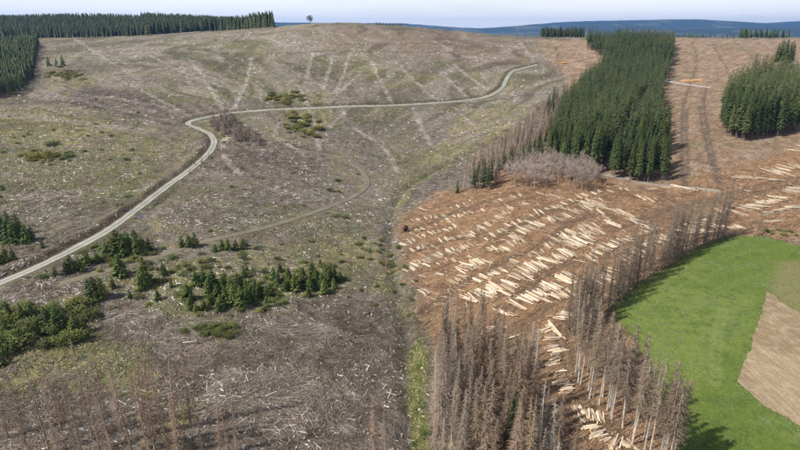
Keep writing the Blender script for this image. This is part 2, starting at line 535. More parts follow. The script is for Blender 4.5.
n1 = fbm(nx, ny, 26, 4, 80); n2 = fbm(nx, ny, 6, 4, 81); n3 = fbm(nx, ny, 90, 3, 82); n4 = fbm(nx, ny, 2.4, 3, 83); n5 = fbm(nx, ny, 1.1, 2, 84)
c = np.repeat(L3(0.205, 0.17, 0.13)[None], len(nx), 0)
c = mixc(c, L3(0.245, 0.218, 0.20), sst(0.42, 0.58, n2) * 0.8)
c = mixc(c, L3(0.085, 0.065, 0.045), sst(0.52, 0.66, n4) * 0.75)
gm = np.clip(sst(0.46, 0.60, 0.5 * n1 + 0.5 * n2) * 0.85 + MK['green'] * sst(0.34, 0.54, n2), 0, 1) * (1 - 0.65 * MK['slash'])
c = mixc(c, L3(0.13, 0.135, 0.045), gm * 0.66)
sm = np.clip(sst(0.50, 0.64, 0.4 * n3 + 0.6 * n4) * 0.6 + MK['straw'] * sst(0.4, 0.6, n4), 0, 1) * (1 - 0.8 * MK['slash'])
c = mixc(c, L3(0.34, 0.29, 0.145), sm * 0.7)
c = mixc(c, mixc(np.repeat(L3(0.195, 0.162, 0.14)[None], len(nx), 0), L3(0.13, 0.098, 0.075), sst(0.4, 0.62, n4)), MK['slash'] * 0.85)
c = mixc(c, L3(0.24, 0.172, 0.125), MK['ridge'] * 0.6)
def fan(x, y):
    th = np.arctan2(x - FAN0[0], y - FAN0[1]); r = np.hypot(x - FAN0[0], y - FAN0[1])
    return fbm(th * 34 + 0.02 * r * (fbm(x, y, 60, 2, 191) - 0.5), r / 70.0, 1.0, 3, 190), sst(60, 160, r) * sst(300, 380, y)


FAN0 = pix([330], [170])[0]
fn, fw = fan(nx, ny)
c = mixc(c, L3(0.285, 0.245, 0.205), sst(0.53, 0.66, fn) * fw * (0.25 + 0.5 * sst(0.4, 0.6, n4)))
c = c * (1 - 0.3 * fw * (1 - sst(0.34, 0.48, fn)))[:, None]
c = c * (0.80 + 0.44 * fbm(nx, ny, 17, 3, 193))[:, None]
c = mixc(c, L3(0.38, 0.335, 0.29), pale * (0.4 + 0.6 * sst(0.4, 0.62, n2)))
c = mixc(c, L3(0.09, 0.08, 0.05), terr * 0.55)
# felled ground on the right
fb = mixc(np.repeat(L3(0.285, 0.20, 0.132)[None], len(nx), 0), L3(0.37, 0.275, 0.20), sst(0.4, 0.62, n2))
fb = mixc(fb, L3(0.21, 0.135, 0.085), sst(0.5, 0.66, n4) * 0.7)
fb = mixc(fb, L3(0.16, 0.15, 0.07), sst(0.6, 0.72, n1) * 0.5)
lf = mixc(np.repeat(L3(0.315, 0.19, 0.105)[None], len(nx), 0), L3(0.175, 0.108, 0.066), sst(0.44, 0.62, n2) * 0.8)
lf = mixc(lf, L3(0.36, 0.225, 0.13), sst(0.5, 0.66, n4) * 0.7)
fb = mixc(fb, lf, MK['logf'])
for L in SKID:
    d, _ = pdist(L[::2], nx, ny); dj = d + 1.2 * (fbm(nx, ny, 5, 2, 197) - 0.5)
    fb = mixc(fb, L3(0.225, 0.15, 0.095), (1 - sst(1.6, 3.0, dj)) * 0.75)
    rw = (1 - sst(0.3, 0.8, np.abs(dj - 1.0)))
    fb = mixc(fb, L3(0.13, 0.088, 0.058), rw * 0.6)
    GZ[near] -= 0.18 * rw
fb = mixc(fb, L3(0.135, 0.105, 0.085), ruts * 0.8)
c = mixc(c, fb, MK['brown'])
c = mixc(c, mixc(np.repeat(L3(0.10, 0.118, 0.04)[None], len(nx), 0), L3(0.19, 0.17, 0.075), sst(0.42, 0.62, n4)), MK['valg'])
c = mixc(c, L3(0.06, 0.065, 0.03), np.exp(-(ds / 1.0) ** 2) * 0.5 * (1 - MK['valg']))
c = mixc(c, L3(0.105, 0.082, 0.052), np.where(sr > 0, 1, 0) * sst(2.0, 2.6, dr) * (1 - sst(3.2, 7, dr)) * 0.8)
c = mixc(c, L3(0.15, 0.16, 0.06), (sst(1.9, 2.3, dr) * (1 - sst(2.6, 5, dr)) * np.where(sr < 0, 1, 0)) * 0.6)
c = mixc(c, L3(0.12, 0.105, 0.055), sst(0.3, 0.8, np.maximum(0, 1 - np.abs(pdist(P_MEADOW, nx, ny, True)[0]) / 3.0)) * 0.7)
c = c * (0.82 + 0.36 * n5)[:, None]
GC = np.zeros(GX.shape + (3,)); GC[:] = L3(0.030, 0.045, 0.022)
GC[near] = c
fade = (GY > 1150)
GC[fade] = L3(0.022, 0.034, 0.026) * (0.8 + 0.6 * fbm(GX[fade], GY[fade], 400, 4, 90)[:, None])
fv = fbm(GX, GY, 520, 4, 96)
patch = fade & (GY > 5000) & (fv > 0.57)
GC[patch] = L3(0.075, 0.085, 0.05)
GC[GY <= 40] = L3(0.2, 0.17, 0.13)


def ground_material():
    m, n, l, b = new_mat('forest_ground', 0.95, 0.08)
    a = n.new('ShaderNodeAttribute'); a.attribute_name = 'col'
    g = n.new('ShaderNodeNewGeometry')
    def noise(scale, det, vec=None, rough=0.6):
        t = n.new('ShaderNodeTexNoise'); t.inputs['Scale'].default_value = scale; t.inputs['Detail'].default_value = det; t.inputs['Roughness'].default_value = rough
        l.new(vec or g.outputs['Position'], t.inputs['Vector']); return t.outputs['Fac']
    def rng_(v, a0, a1, b0, b1):
        r = n.new('ShaderNodeMapRange'); l.new(v, r.inputs['Value'])
        for k, q in zip(('From Min', 'From Max', 'To Min', 'To Max'), (a0, a1, b0, b1)): r.inputs[k].default_value = q
        return r.outputs['Result']
    def mul(p, q):
        r = n.new('ShaderNodeMath'); r.operation = 'MULTIPLY'; l.new(p, r.inputs[0]); l.new(q, r.inputs[1]); return r.outputs[0]
    f1 = noise(1.3, 5); f2 = noise(6.0, 3, None, 0.7)
    # litter of needles and twigs: stretched noise in two directions
    mp1 = n.new('ShaderNodeMapping'); mp1.inputs['Scale'].default_value = (0.7, 5.0, 1); mp1.inputs['Rotation'].default_value = (0, 0, 0.6); l.new(g.outputs['Position'], mp1.inputs['Vector'])
    mp2 = n.new('ShaderNodeMapping'); mp2.inputs['Scale'].default_value = (0.6, 4.2, 1); mp2.inputs['Rotation'].default_value = (0, 0, -0.9); l.new(g.outputs['Position'], mp2.inputs['Vector'])
    s1 = noise(1.0, 3, mp1.outputs['Vector']); s2 = noise(1.0, 3, mp2.outputs['Vector'])
    f3 = noise(0.33, 4, None, 0.7)
    v = mul(rng_(f3, 0.32, 0.68, 0.66, 1.34), mul(mul(rng_(f1, 0.3, 0.7, 0.55, 1.45), rng_(f2, 0.3, 0.7, 0.65, 1.35)), mul(rng_(s1, 0.35, 0.65, 0.72, 1.28), rng_(s2, 0.35, 0.65, 0.75, 1.25))))
    hs = n.new('ShaderNodeHueSaturation'); l.new(a.outputs['Color'], hs.inputs['Color']); l.new(v, hs.inputs['Value'])
    l.new(hs.outputs['Color'], b.inputs['Base Color'])
    bp = n.new('ShaderNodeBump'); bp.inputs['Strength'].default_value = 0.8; bp.inputs['Distance'].default_value = 0.35
    l.new(v, bp.inputs['Height']); l.new(bp.outputs['Normal'], b.inputs['Normal'])
    return m


def grid_faces(nr, nc):
    i = np.arange(nr - 1)[:, None] * nc + np.arange(nc - 1)[None]
    return np.stack([i, i + 1, i + nc + 1, i + nc], -1).reshape(-1, 4)


gme = mesh_np('ground', np.stack([GX, GY, GZ], -1).reshape(-1, 3), grid_faces(len(Ys), len(Us)), GC.reshape(-1, 3), ground_material(), True)
tag(link('ground', gme), 'grey and brown felled hillsides falling to a shallow hollow', None, None, 'structure')

# ------------------------------------------------------------------ roads
def road_material(name, base, wheel):
    m, n, l, b = new_mat(name, 0.9, 0.2)
    a = n.new('ShaderNodeAttribute'); a.attribute_name = 'col'
    g = n.new('ShaderNodeNewGeometry')
    t = n.new('ShaderNodeTexNoise'); t.inputs['Scale'].default_value = 2.5; t.inputs['Detail'].default_value = 6; t.inputs['Roughness'].default_value = 0.75
    l.new(g.outputs['Position'], t.inputs['Vector'])
    r = n.new('ShaderNodeMapRange'); r.inputs['From Min'].default_value = 0.3; r.inputs['From Max'].default_value = 0.7; r.inputs['To Min'].default_value = 0.75; r.inputs['To Max'].default_value = 1.25
    l.new(t.outputs['Fac'], r.inputs['Value'])
    hs = n.new('ShaderNodeHueSaturation'); l.new(a.outputs['Color'], hs.inputs['Color']); l.new(r.outputs['Result'], hs.inputs['Value'])
    l.new(hs.outputs['Color'], b.inputs['Base Color'])
    bp = n.new('ShaderNodeBump'); bp.inputs['Strength'].default_value = 0.5; bp.inputs['Distance'].default_value = 0.08
    l.new(t.outputs['Fac'], bp.inputs['Height']); l.new(bp.outputs['Normal'], b.inputs['Normal'])
    return m


def ribbon(name, L, half, label, wheel, crown_c, edge_c, lift=0.10):
    L = np.asarray(L); tg = np.gradient(L, axis=0); tg /= np.linalg.norm(tg, axis=1, keepdims=True)
    nrm = np.stack([-tg[:, 1], tg[:, 0]], -1)
    s = np.concatenate([[0], np.cumsum(np.linalg.norm(np.diff(L, axis=0), axis=1))])
    offs = np.array([-1.06, -1.0, -0.8, -0.6, -0.42, -0.2, 0, 0.2, 0.42, 0.6, 0.8, 1.0, 1.06])
    cz = gz(L[:, 0], L[:, 1]); kk = 5
    cz = np.convolve(np.pad(cz, kk, 'edge'), np.ones(2 * kk + 1) / (2 * kk + 1), 'valid')
    V = []; C = []
    for k, o in enumerate(offs):
        hw = half * (1 + 0.22 * (fbm(s, s * 0 + 7.7 * (o > 0), 5, 3, 101) - 0.5) * 2)
        p = L + nrm * (o * hw)[:, None]
        g = gz(p[:, 0], p[:, 1])
        z = np.maximum(g + lift, np.minimum(0.5 * (g + cz) + lift, g + 0.45)) if abs(o) <= 1.0 else g - 0.25
        V.append(np.column_stack([p, z]))
        ww = max(0, 1 - abs(abs(o) - 0.5) / 0.24)
        base = np.array(crown_c) if abs(o) < 0.85 else np.array(edge_c)
        q = base[None] * (1 - ww) + np.array(wheel)[None] * ww
        nn = fbm(p[:, 0], p[:, 1], 5, 3, 102)[:, None]
        C.append(q * (0.75 + 0.5 * nn))
    V = np.stack(V, 1).reshape(-1, 3); C = np.stack(C, 1).reshape(-1, 3)
    me = mesh_np(name, V, grid_faces(len(L), len(offs))[:, ::-1], C, GRAVEL, True)
    return tag(link(name, me), label, None, None, 'structure')


GRAVEL = road_material('gravel', None, None)
ribbon('gravel_road', ROAD, 2.05, 'pale grey gravel forest road winding up the left hillside', (0.40, 0.39, 0.37), (0.20, 0.195, 0.155), (0.20, 0.185, 0.14))
ribbon('dirt_track', TRACK, 1.4, 'greyish grass-grown dirt track curving below the gravel road', (0.225, 0.195, 0.16), (0.135, 0.12, 0.075), (0.165, 0.14, 0.10))
ribbon('forest_road', FROAD1, 2.0, 'short grey forest road in front of the tall spruce block', (0.27, 0.24, 0.20), (0.23, 0.20, 0.165), (0.2, 0.16, 0.12))
ribbon('forest_lane', FROAD2, 2.6, 'grey forest lane crossing the felled slope beside the log stack', (0.40, 0.38, 0.36), (0.33, 0.31, 0.29), (0.26, 0.21, 0.17))


# ------------------------------------------------------------------ meadow and tilled field
def sheet(name, P, step, lift, colf, mat, label):
    P = np.asarray(P)
    B = []
    for i in range(len(P)):
        a = P[i]; b = P[(i + 1) % len(P)]; k = max(1, int(np.linalg.norm(b - a) / step))
        for t in range(k): B.append(a + (b - a) * t / k)
    B = np.array(B)
    B = B + (np.stack([fbm(B[:, 0], B[:, 1], 4, 2, 110), fbm(B[:, 0], B[:, 1], 4, 2, 111)], -1) - 0.5) * 1.8
    xs = np.arange(B[:, 0].min(), B[:, 0].max(), step); ys = np.arange(B[:, 1].min(), B[:, 1].max(), step)
    X, Y = np.meshgrid(xs, ys); X = X.ravel() + 0.2 * rng.standard_normal(X.size) * step; Y = Y.ravel() + 0.2 * rng.standard_normal(Y.size) * step
    k = inside(B, X, Y) & (pdist(B, X, Y, True)[0] > step * 0.5)
    pts = [Vector(p) for p in B] + [Vector((x, y)) for x, y in zip(X[k], Y[k])]
    nb = len(B)
    vs, _, fs, _, _, _ = delaunay_2d_cdt(pts, [(i, (i + 1) % nb) for i in range(nb)], [], 1, 1e-5)
    V = np.array([(v.x, v.y) for v in vs])
    Z = gz(V[:, 0], V[:, 1]) + lift + 0.06 * fbm(V[:, 0], V[:, 1], 2, 2, 112)
    T = np.array([f for f in fs if len(f) == 3], int)
    me = mesh_np(name, np.column_stack([V, Z]), T, colf(V[:, 0], V[:, 1]), mat, True)
    return tag(link(name, me), label, None, None, 'structure')


def meadow_col(x, y):
    a = fbm(x, y, 12, 4, 120); b = fbm(x, y, 2.2, 3, 121); c3 = fbm(x, y, 40, 2, 122)
    c = np.repeat(L3(0.096, 0.132, 0.027)[None], len(x), 0)
    c = mixc(c, L3(0.13, 0.165, 0.04), sst(0.42, 0.62, 0.5 * a + 0.5 * c3))
    c = mixc(c, L3(0.068, 0.104, 0.022), sst(0.48, 0.64, b) * 0.8)
    c = mixc(c, L3(0.24, 0.27, 0.15), sst(0.60, 0.70, 0.75 * b + 0.25 * a) * 0.25)
    g = soft(P_TILLGAP, x, y, 3, 2, 8, 123)
    c = mixc(c, L3(0.165, 0.15, 0.068), g * 0.9)
    d, _ = pdist(np.vstack([P_TILLED[-4:], P_TILLED[:1]]), x, y)
    c = mixc(c, L3(0.08, 0.13, 0.025), (1 - sst(0.6, 2.0, d)) * 0.5)
    for pts_ in ([(650, 292), (690, 270), (730, 256), (765, 250)], [(640, 320), (680, 290), (720, 272), (768, 262)], [(650, 345), (690, 310), (730, 285), (768, 275)], [(690, 440), (690, 390), (706, 340), (745, 300)]):
        d, _ = pdist(smooth_line(poly(*pts_), 4), x, y); d = np.abs(d - 0.95)
        c = mixc(c, L3(0.15, 0.18, 0.06), (1 - sst(0.25, 0.8, d)) * 0.35)
    L = smooth_line(poly((715, 385), (716, 350), (722, 310)), 3)
    d, _ = pdist(L, x, y); d = np.abs(d - 0.9)
    return mixc(c, L3(0.20, 0.22, 0.09), (1 - sst(0.2, 0.7, d)) * 0.4)


def tilled_col(x, y):
    b = fbm(x, y, 1.6, 3, 125); a = fbm(x, y, 14, 3, 126)
    c = mixc(np.repeat(L3(0.29, 0.22, 0.14)[None], len(x), 0), L3(0.23, 0.17, 0.105), sst(0.4, 0.65, a))
    return mixc(c, L3(0.35, 0.28, 0.19), sst(0.5, 0.7, b) * 0.6)


def field_mat(name, stripes):
    m, n, l, b = new_mat(name, 0.95, 0.1)
    a = n.new('ShaderNodeAttribute'); a.attribute_name = 'col'
    g = n.new('ShaderNodeNewGeometry')
    t = n.new('ShaderNodeTexNoise'); t.inputs['Scale'].default_value = 1.6; t.inputs['Detail'].default_value = 7; t.inputs['Roughness'].default_value = 0.72
    l.new(g.outputs['Position'], t.inputs['Vector'])
    r = n.new('ShaderNodeMapRange'); r.inputs['From Min'].default_value = 0.3; r.inputs['From Max'].default_value = 0.7; r.inputs['To Min'].default_value = 0.72; r.inputs['To Max'].default_value = 1.28
    l.new(t.outputs['Fac'], r.inputs['Value']); out = r.outputs['Result']
    if stripes:
        mp = n.new('ShaderNodeMapping'); mp.inputs['Scale'].default_value = (1.7, 0.10, 1); mp.inputs['Rotation'].default_value = (0, 0, stripes); l.new(g.outputs['Position'], mp.inputs['Vector'])
        t2 = n.new('ShaderNodeTexNoise'); t2.inputs['Scale'].default_value = 1.0; t2.inputs['Detail'].default_value = 3
        l.new(mp.outputs['Vector'], t2.inputs['Vector'])
        r2 = n.new('ShaderNodeMapRange'); r2.inputs['From Min'].default_value = 0.35; r2.inputs['From Max'].default_value = 0.65; r2.inputs['To Min'].default_value = 0.82; r2.inputs['To Max'].default_value = 1.14
        l.new(t2.outputs['Fac'], r2.inputs['Value'])
        mu = n.new('ShaderNodeMath'); mu.operation = 'MULTIPLY'; l.new(out, mu.inputs[0]); l.new(r2.outputs['Result'], mu.inputs[1]); out = mu.outputs[0]
    hs = n.new('ShaderNodeHueSaturation'); l.new(a.outputs['Color'], hs.inputs['Color']); l.new(out, hs.inputs['Value'])
    l.new(hs.outputs['Color'], b.inputs['Base Color'])
    bp = n.new('ShaderNodeBump'); bp.inputs['Strength'].default_value = 0.6; bp.inputs['Distance'].default_value = 0.2
    l.new(out, bp.inputs['Height']); l.new(bp.outputs['Normal'], b.inputs['Normal'])
    return m


sheet('meadow', P_MEADOW, 0.9, 0.10, meadow_col, field_mat('meadow_grass', 0), 'bright green meadow curving round beside the dead trees')
sheet('tilled_field', P_TILLED, 0.9, 0.22, tilled_col, field_mat('tilled_soil', 0.35), 'bare light brown tilled field at the edge of the meadow')

# ------------------------------------------------------------------ tree builders
M_TWIG = tint_mat('dead_twigs', None, 0.95, 0.22, 0.35, 0.22, 0.05, 0.012)
M_TRUNK = tint_mat('dead_bark', None, 0.9, 0.25, 0.8, 0.2, 0.1)
M_NEEDLE = tint_mat('spruce_needles', None, 0.75, 0.28, 0.5, 0.3, 0.2, 0.025)
M_BARK = tint_mat('live_bark', (0.15, 0.115, 0.085), 0.95, 0.3, 1.0, 0.2, 0.05)
M_LEAF = tint_mat('shrub_leaves', None, 0.8, 0.3, 1.2, 0.3, 0.15, 0.02)
M_WOOD = tint_mat('debris_wood', None, 0.85, 0.2, 1.5, 0.15, 0.1)
M_LOG = tint_mat('peeled_log', None, 0.75, 0.18, 2.0, 0.22, 0.15, 0.012)
M_GRASS = tint_mat('grass_blades', None, 0.9, 0.25, 0.6, 0.1, 0.1)


def rr(r, a, b, n=None):
    return a + (b - a) * r.random(n)


def dead_trunk(r, H, rad, col, lean=0.015, snap=0.0, top=0.025):
    mb = MB(); n = 7
    zs = np.linspace(0, 1 - snap, n + 1)
    off = np.cumsum(np.vstack([[0, 0], (r.random((n, 2)) - 0.5) * lean * H / n * 2]), 0)
    P = np.column_stack([off, zs * H]); P[0, 2] = -0.4
    R = rad * (1 - zs) ** 0.85 + top; R[0] *= 1.35
    V, T = sticks(P[:-1], P[1:], R[:-1], R[1:], 7)
    cc = np.repeat(np.array(col)[None], len(V), 0) * (0.8 + 0.4 * r.random((len(V), 1)))
    mb.add(V, T, cc)
    return mb, P


def at_h(P, h, H):
    z = np.maximum(P[:, 2], 0)
    return np.column_stack([np.interp(h * H, z, P[:, 0]), np.interp(h * H, z, P[:, 1]), h * H])


def dead_crown(r, P, H, h0, h1, nb, L0, L1, droop, ntw, col, twl=0.45, tr=0.022, upl=0.0):
    """bare branches with side twigs, straight from the trunk"""
    mb = MB()
    h = np.sort(rr(r, h0, h1, nb)); az = r.random(nb) * 6.283
    t = (h - h0) / (h1 - h0 + 1e-6)
    L = (L0 + (L1 - L0) * t) * rr(r, 0.55, 1.15, nb)
    b0 = at_h(P, h, H)
    d = np.column_stack([np.cos(az), np.sin(az), rr(r, -0.15, 0.15, nb) + upl])
    mid = b0 + d * (L * 0.55)[:, None]
    tip = mid + np.column_stack([np.cos(az), np.sin(az), -droop * np.ones(nb) + upl]) * (L * 0.45)[:, None]
    cv = np.array(col)
    V, T = sticks(b0, mid, tr * 1.5 + 0.004 * L, tr * 1.1, 3)
    mb.add(V, T, np.repeat(cv[None] * (0.75 + 0.5 * r.random((nb, 1))), 6, 0))
    V, T = spikes(mid, tip, tr * 1.1)
    mb.add(V, T, np.repeat(cv[None] * (0.75 + 0.5 * r.random((nb, 1))), 4, 0))
    k = nb * ntw
    bi = np.repeat(np.arange(nb), ntw); s = rr(r, 0.15, 1.0, k)
    p = np.where(s[:, None] < 0.55, b0[bi] + (mid - b0)[bi] * (s / 0.55)[:, None], mid[bi] + (tip - mid)[bi] * ((s - 0.55) / 0.45)[:, None])
    sg = np.where(r.random(k) < 0.5, 1, -1); a2 = az[bi] + sg * rr(r, 0.5, 1.25, k)
    q = p + np.column_stack([np.cos(a2), np.sin(a2), rr(r, -0.75, 0.25, k) + upl]) * (L[bi] * twl * rr(r, 0.4, 1.1, k) * (1.15 - 0.6 * s))[:, None]
    V, T = spikes(p, q, tr)
    mb.add(V, T, np.repeat(cv[None] * (0.65 + 0.7 * r.random((k, 1))), 4, 0))
    return mb


def spruce_crown(r, H, h0, R, levels, per, nsp, col, pw=0.85, droop=0.35):
    mb = MB()
    hv = np.repeat(np.linspace(h0, 0.985, levels), per) + (r.random(levels * per) - 0.5) * 0.9 / levels * (1 - h0)
    hv = np.clip(hv, 0.03, 0.99); n = len(hv); az = r.random(n) * 6.283
    t = np.clip((hv - h0) / (1 - h0), 0, 1)
    L = R * ((1 - t) ** pw * 0.93 + 0.06) * rr(r, 0.72, 1.15, n) * (0.8 + 0.2 * np.minimum(1, t * 8))
    dr_ = droop * (1 - 1.5 * t)
    ca, sa = np.cos(az), np.sin(az)
    b0 = np.column_stack([0 * az, 0 * az, hv * H])
    mid = b0 + np.column_stack([ca * L * 0.55, sa * L * 0.55, -dr_ * L * 0.35])
    tip = b0 + np.column_stack([ca * L, sa * L, -dr_ * L * 0.9])
    w = 0.27 * L * rr(r, 0.8, 1.2, n)
    pl = mid + np.column_stack([-sa * w, ca * w, -0.25 * w]); pr = mid - np.column_stack([-sa * w, ca * w, 0.25 * w])
    top = mid + np.array([0, 0, 1.0]) * (0.16 * L)[:, None]
    V = np.stack([b0, pl, pr, tip, top], 1).reshape(-1, 3)
    tt = np.array([(0, 4, 1), (0, 2, 4), (1, 4, 3), (2, 3, 4), (0, 1, 3), (0, 3, 2)])
    if not nsp: tt = tt[:4]
    T = (tt[None] + (np.arange(n) * 5)[:, None, None]).reshape(-1, 3)
    cc = np.array(col)[None] * (0.65 + 0.7 * r.random((n, 1)))
    mb.add(V, T, np.repeat(cc, 5, 0))
    if nsp:
        k = n * nsp; bi = np.repeat(np.arange(n), nsp); s = rr(r, 0.3, 1.0, k)
        p = b0[bi] + (tip - b0)[bi] * s[:, None]
        a2 = az[bi] + rr(r, -1.0, 1.0, k)
        q = p + np.column_stack([np.cos(a2), np.sin(a2), rr(r, -0.75, 0.25, k)]) * (L[bi] * rr(r, 0.22, 0.42, k) + 0.08)[:, None]
        V, T = spikes(p, q, 0.045 * R * rr(r, 0.7, 1.3, k))
        mb.add(V, T, np.repeat(np.array(col)[None] * (0.7 + 0.75 * r.random((k, 1))), 4, 0))
    V, T = spikes(np.array([[0, 0, 0.93 * H]]), np.array([[0, 0, H]]), 0.07 * R)
    mb.add(V, T, np.array(col))
    return mb


def live_trunk(r, H, rad):
    mb = MB()
    zs = np.linspace(0, 0.95, 6)
    P = np.column_stack([zs * 0, zs * 0, zs * H]); P[0, 2] = -0.5
    R = rad * (1 - zs) + 0.02; R[0] *= 1.3
    V, T = sticks(P[:-1], P[1:], R[:-1], R[1:], 7)
    mb.add(V, T, np.array((0.15, 0.115, 0.085)))
    return mb


def bare_tree(r, H, rad, col):
    """broad bare crown, forking limbs"""
    tr = MB(); cr_ = MB()
    P = np.array([[0, 0, -0.4], [r.normal() * .1, r.normal() * .1, H * 0.2], [r.normal() * .25, r.normal() * .25, H * 0.42]])
    V, T = sticks(P[:-1], P[1:], [rad * 1.2, rad], [rad, rad * 0.7], 7); tr.add(V, T, np.array(col) * 0.8)
    segs = [(P[2], H * 0.27, rad * 0.55, Vector((0, 0, 1)), 0)] * 1
    A, B, R0, R1 = [], [], [], []
    stack = []
    for i in range(6):
        a = i * 1.05 + r.random(); e = rr(r, 0.4, 1.2)
        d = np.array([math.cos(a) * math.cos(e), math.sin(a) * math.cos(e), math.sin(e)])
        s = P[1] + (P[2] - P[1]) * rr(r, 0.3, 1.0)
        stack.append((s, d, H * rr(r, 0.2, 0.32), rad * 0.45, 0))
    while stack:
        s, d, L, ra, g = stack.pop()
        e = s + d * L
        A.append(s); B.append(e); R0.append(ra); R1.append(ra * 0.6)
        if g < 3:
            for k in range(4 if g < 2 else 6):
                q = d + r.normal(size=3) * (0.5 if g < 2 else 0.65) + np.array([0, 0, 0.12]); q /= np.linalg.norm(q)
                stack.append((s + d * L * rr(r, 0.45, 1.0), q, L * rr(r, 0.45, 0.72), max(ra * 0.5, 0.034), g + 1))
    V, T = sticks(A, B, R0, R1, 3)
    cr_.add(V, T, np.repeat(np.array(col)[None] * (0.7 + 0.6 * r.random((len(A), 1))), 6, 0))
    return tr, cr_


def leaf_bush(r, R, H, n, col, size=0.16, lumps=7):
    mb = MB()
    c = np.column_stack([r.normal(size=(lumps, 2)) * R * 0.42, rr(r, 0.25, 0.72, lumps) * H])
    li = r.integers(0, lumps, n)
    v = r.normal(size=(n, 3)); v /= np.linalg.norm(v, axis=1, keepdims=True)
    p = c[li] + v * (np.array([R * 0.5, R * 0.5, H * 0.3])[None] * rr(r, 0.6, 1.1, n)[:, None])
    p[:, 2] = np.maximum(p[:, 2], 0.03)
    q = p + (v + r.normal(size=(n, 3)) * 0.7 + np.array([0, 0, 0.35])) * size * rr(r, 0.7, 1.6, n)[:, None]
    V, T = spikes(p, q, size * 0.42)
    mb.add(V, T, np.repeat(np.array(col)[None] * (0.6 + 0.8 * r.random((n, 1))), 4, 0))
    return mb


def bush_stem(r, R, H, col=(0.12, 0.095, 0.07)):
    mb = MB(); n = 7; a = r.random(n) * 6.283
    V, T = sticks(np.column_stack([np.cos(a) * .05, np.sin(a) * .05, np.full(n, -0.25)]), np.column_stack([np.cos(a) * R * .45, np.sin(a) * R * .45, H * rr(r, .45, .75, n)]), 0.035, 0.012, 3)
    mb.add(V, T, np.array(col)); return mb


def make_kind(prefix, n, fn):
    out = []
    for i in range(n):
        r = np.random.default_rng(hash(prefix) % 1000 if False else sum(map(ord, prefix)) * 31 + i)
        tr, cr_, mt, mc, H = fn(r, i)
        out.append((tr.mesh(prefix + '_trunk', mt), cr_.mesh(prefix + '_crown', mc), H))
    return out


def k_stand(r, i):
    H = rr(r, 22, 25); col = [(0.285, 0.21, 0.15), (0.265, 0.21, 0.165), (0.30, 0.235, 0.18), (0.29, 0.20, 0.135)][i % 4]
    tr, P = dead_trunk(r, H, 0.19, (0.27, 0.23, 0.19))
    if i == 6:
        tr, P = dead_trunk(r, H, 0.17, (0.42, 0.38, 0.33), 0.05, 0.12)
        return tr, dead_crown(r, P, H, 0.15, 0.87, 120, 1.9, 0.8, 0.25, 7, (0.36, 0.31, 0.26), 0.45, 0.022), M_TRUNK, M_TWIG, H
    return tr, dead_crown(r, P, H, 0.10, 0.985, 320, 3.1, 0.3, 0.35, 14, col, 0.40, 0.027), M_TRUNK, M_TWIG, H


def k_row(r, i):
    H = rr(r, 20.5, 23.5); col = [(0.265, 0.205, 0.15), (0.245, 0.195, 0.145), (0.28, 0.215, 0.155), (0.26, 0.205, 0.155)][i % 4]
    tr, P = dead_trunk(r, H, 0.15, (0.40, 0.36, 0.315))
    cr_ = dead_crown(r, P, H, 0.42, 0.985, 230, 2.3, 0.6, 0.3, 12, col, 0.45, 0.026)
    c2 = dead_crown(r, P, H, 0.10, 0.40, 50, 0.7, 1.4, 0.2, 3, col, 0.4, 0.016)
    V, T, C = c2.arrays(); cr_.add(V, T, C)
    return tr, cr_, M_TRUNK, M_TWIG, H


def k_hedge(r, i):
    H = rr(r, 17, 20); col = [(0.24, 0.185, 0.14), (0.265, 0.205, 0.155), (0.225, 0.18, 0.14), (0.25, 0.195, 0.145)][i % 4]
    tr, P = dead_trunk(r, H, 0.13, (0.19, 0.155, 0.125), 0.03)
    return tr, dead_crown(r, P, H, 0.06, 0.98, 170, 1.8, 0.6, 0.15, 9, col, 0.45, 0.026), M_TRUNK, M_TWIG, H


def k_thin(r, i):
    H = rr(r, 17, 21); col = [(0.29, 0.205, 0.145), (0.265, 0.20, 0.155), (0.30, 0.215, 0.15)][i % 3]
    tr, P = dead_trunk(r, H, 0.14, (0.26, 0.21, 0.165), 0.04, 0.1 if i == 2 else 0.0)
    return tr, dead_crown(r, P, H, 0.08, 0.90 if i == 2 else 0.99, 190, 2.0, 0.35, 0.3, 10, col, 0.42, 0.022), M_TRUNK, M_TWIG, H


def k_pale(r, i):
    H = rr(r, 15, 18); col = [(0.36, 0.285, 0.225), (0.32, 0.25, 0.20), (0.34, 0.25, 0.18)][i % 3]
    tr, P = dead_trunk(r, H, 0.13, (0.34, 0.29, 0.24))
    return tr, dead_crown(r, P, H, 0.06, 0.985, 170, 2.3, 0.35, 0.3, 8, col, 0.45, 0.045), M_TRUNK, M_TWIG, H


def k_bare(r, i):
    H = rr(r, 13, 15); col = [(0.36, 0.295, 0.26), (0.33, 0.275, 0.25), (0.37, 0.305, 0.25)][i % 3]
    tr, cr_ = bare_tree(r, H, 0.15, col)
    return tr, cr_, M_TRUNK, M_TWIG, H


SPC = [(0.078, 0.104, 0.032), (0.064, 0.09, 0.03), (0.094, 0.117, 0.034), (0.07, 0.096, 0.036)]


def k_spruce(r, i):
    H = 24.0
    return live_trunk(r, H, 0.2), spruce_crown(r, H, 0.22, rr(r, 2.7, 3.1), 30, 8, 5, SPC[i % 4], 0.7), M_BARK, M_NEEDLE, H


def k_young(r, i):
    H = 6.0; col = [(0.11, 0.145, 0.036), (0.095, 0.13, 0.036), (0.135, 0.165, 0.042), (0.085, 0.115, 0.038)][i % 4]
    return live_trunk(r, H, 0.08), spruce_crown(r, H, 0.04, rr(r, 1.4, 1.8), 20, 7, 5, col, 0.75, 0.1), M_BARK, M_NEEDLE, H


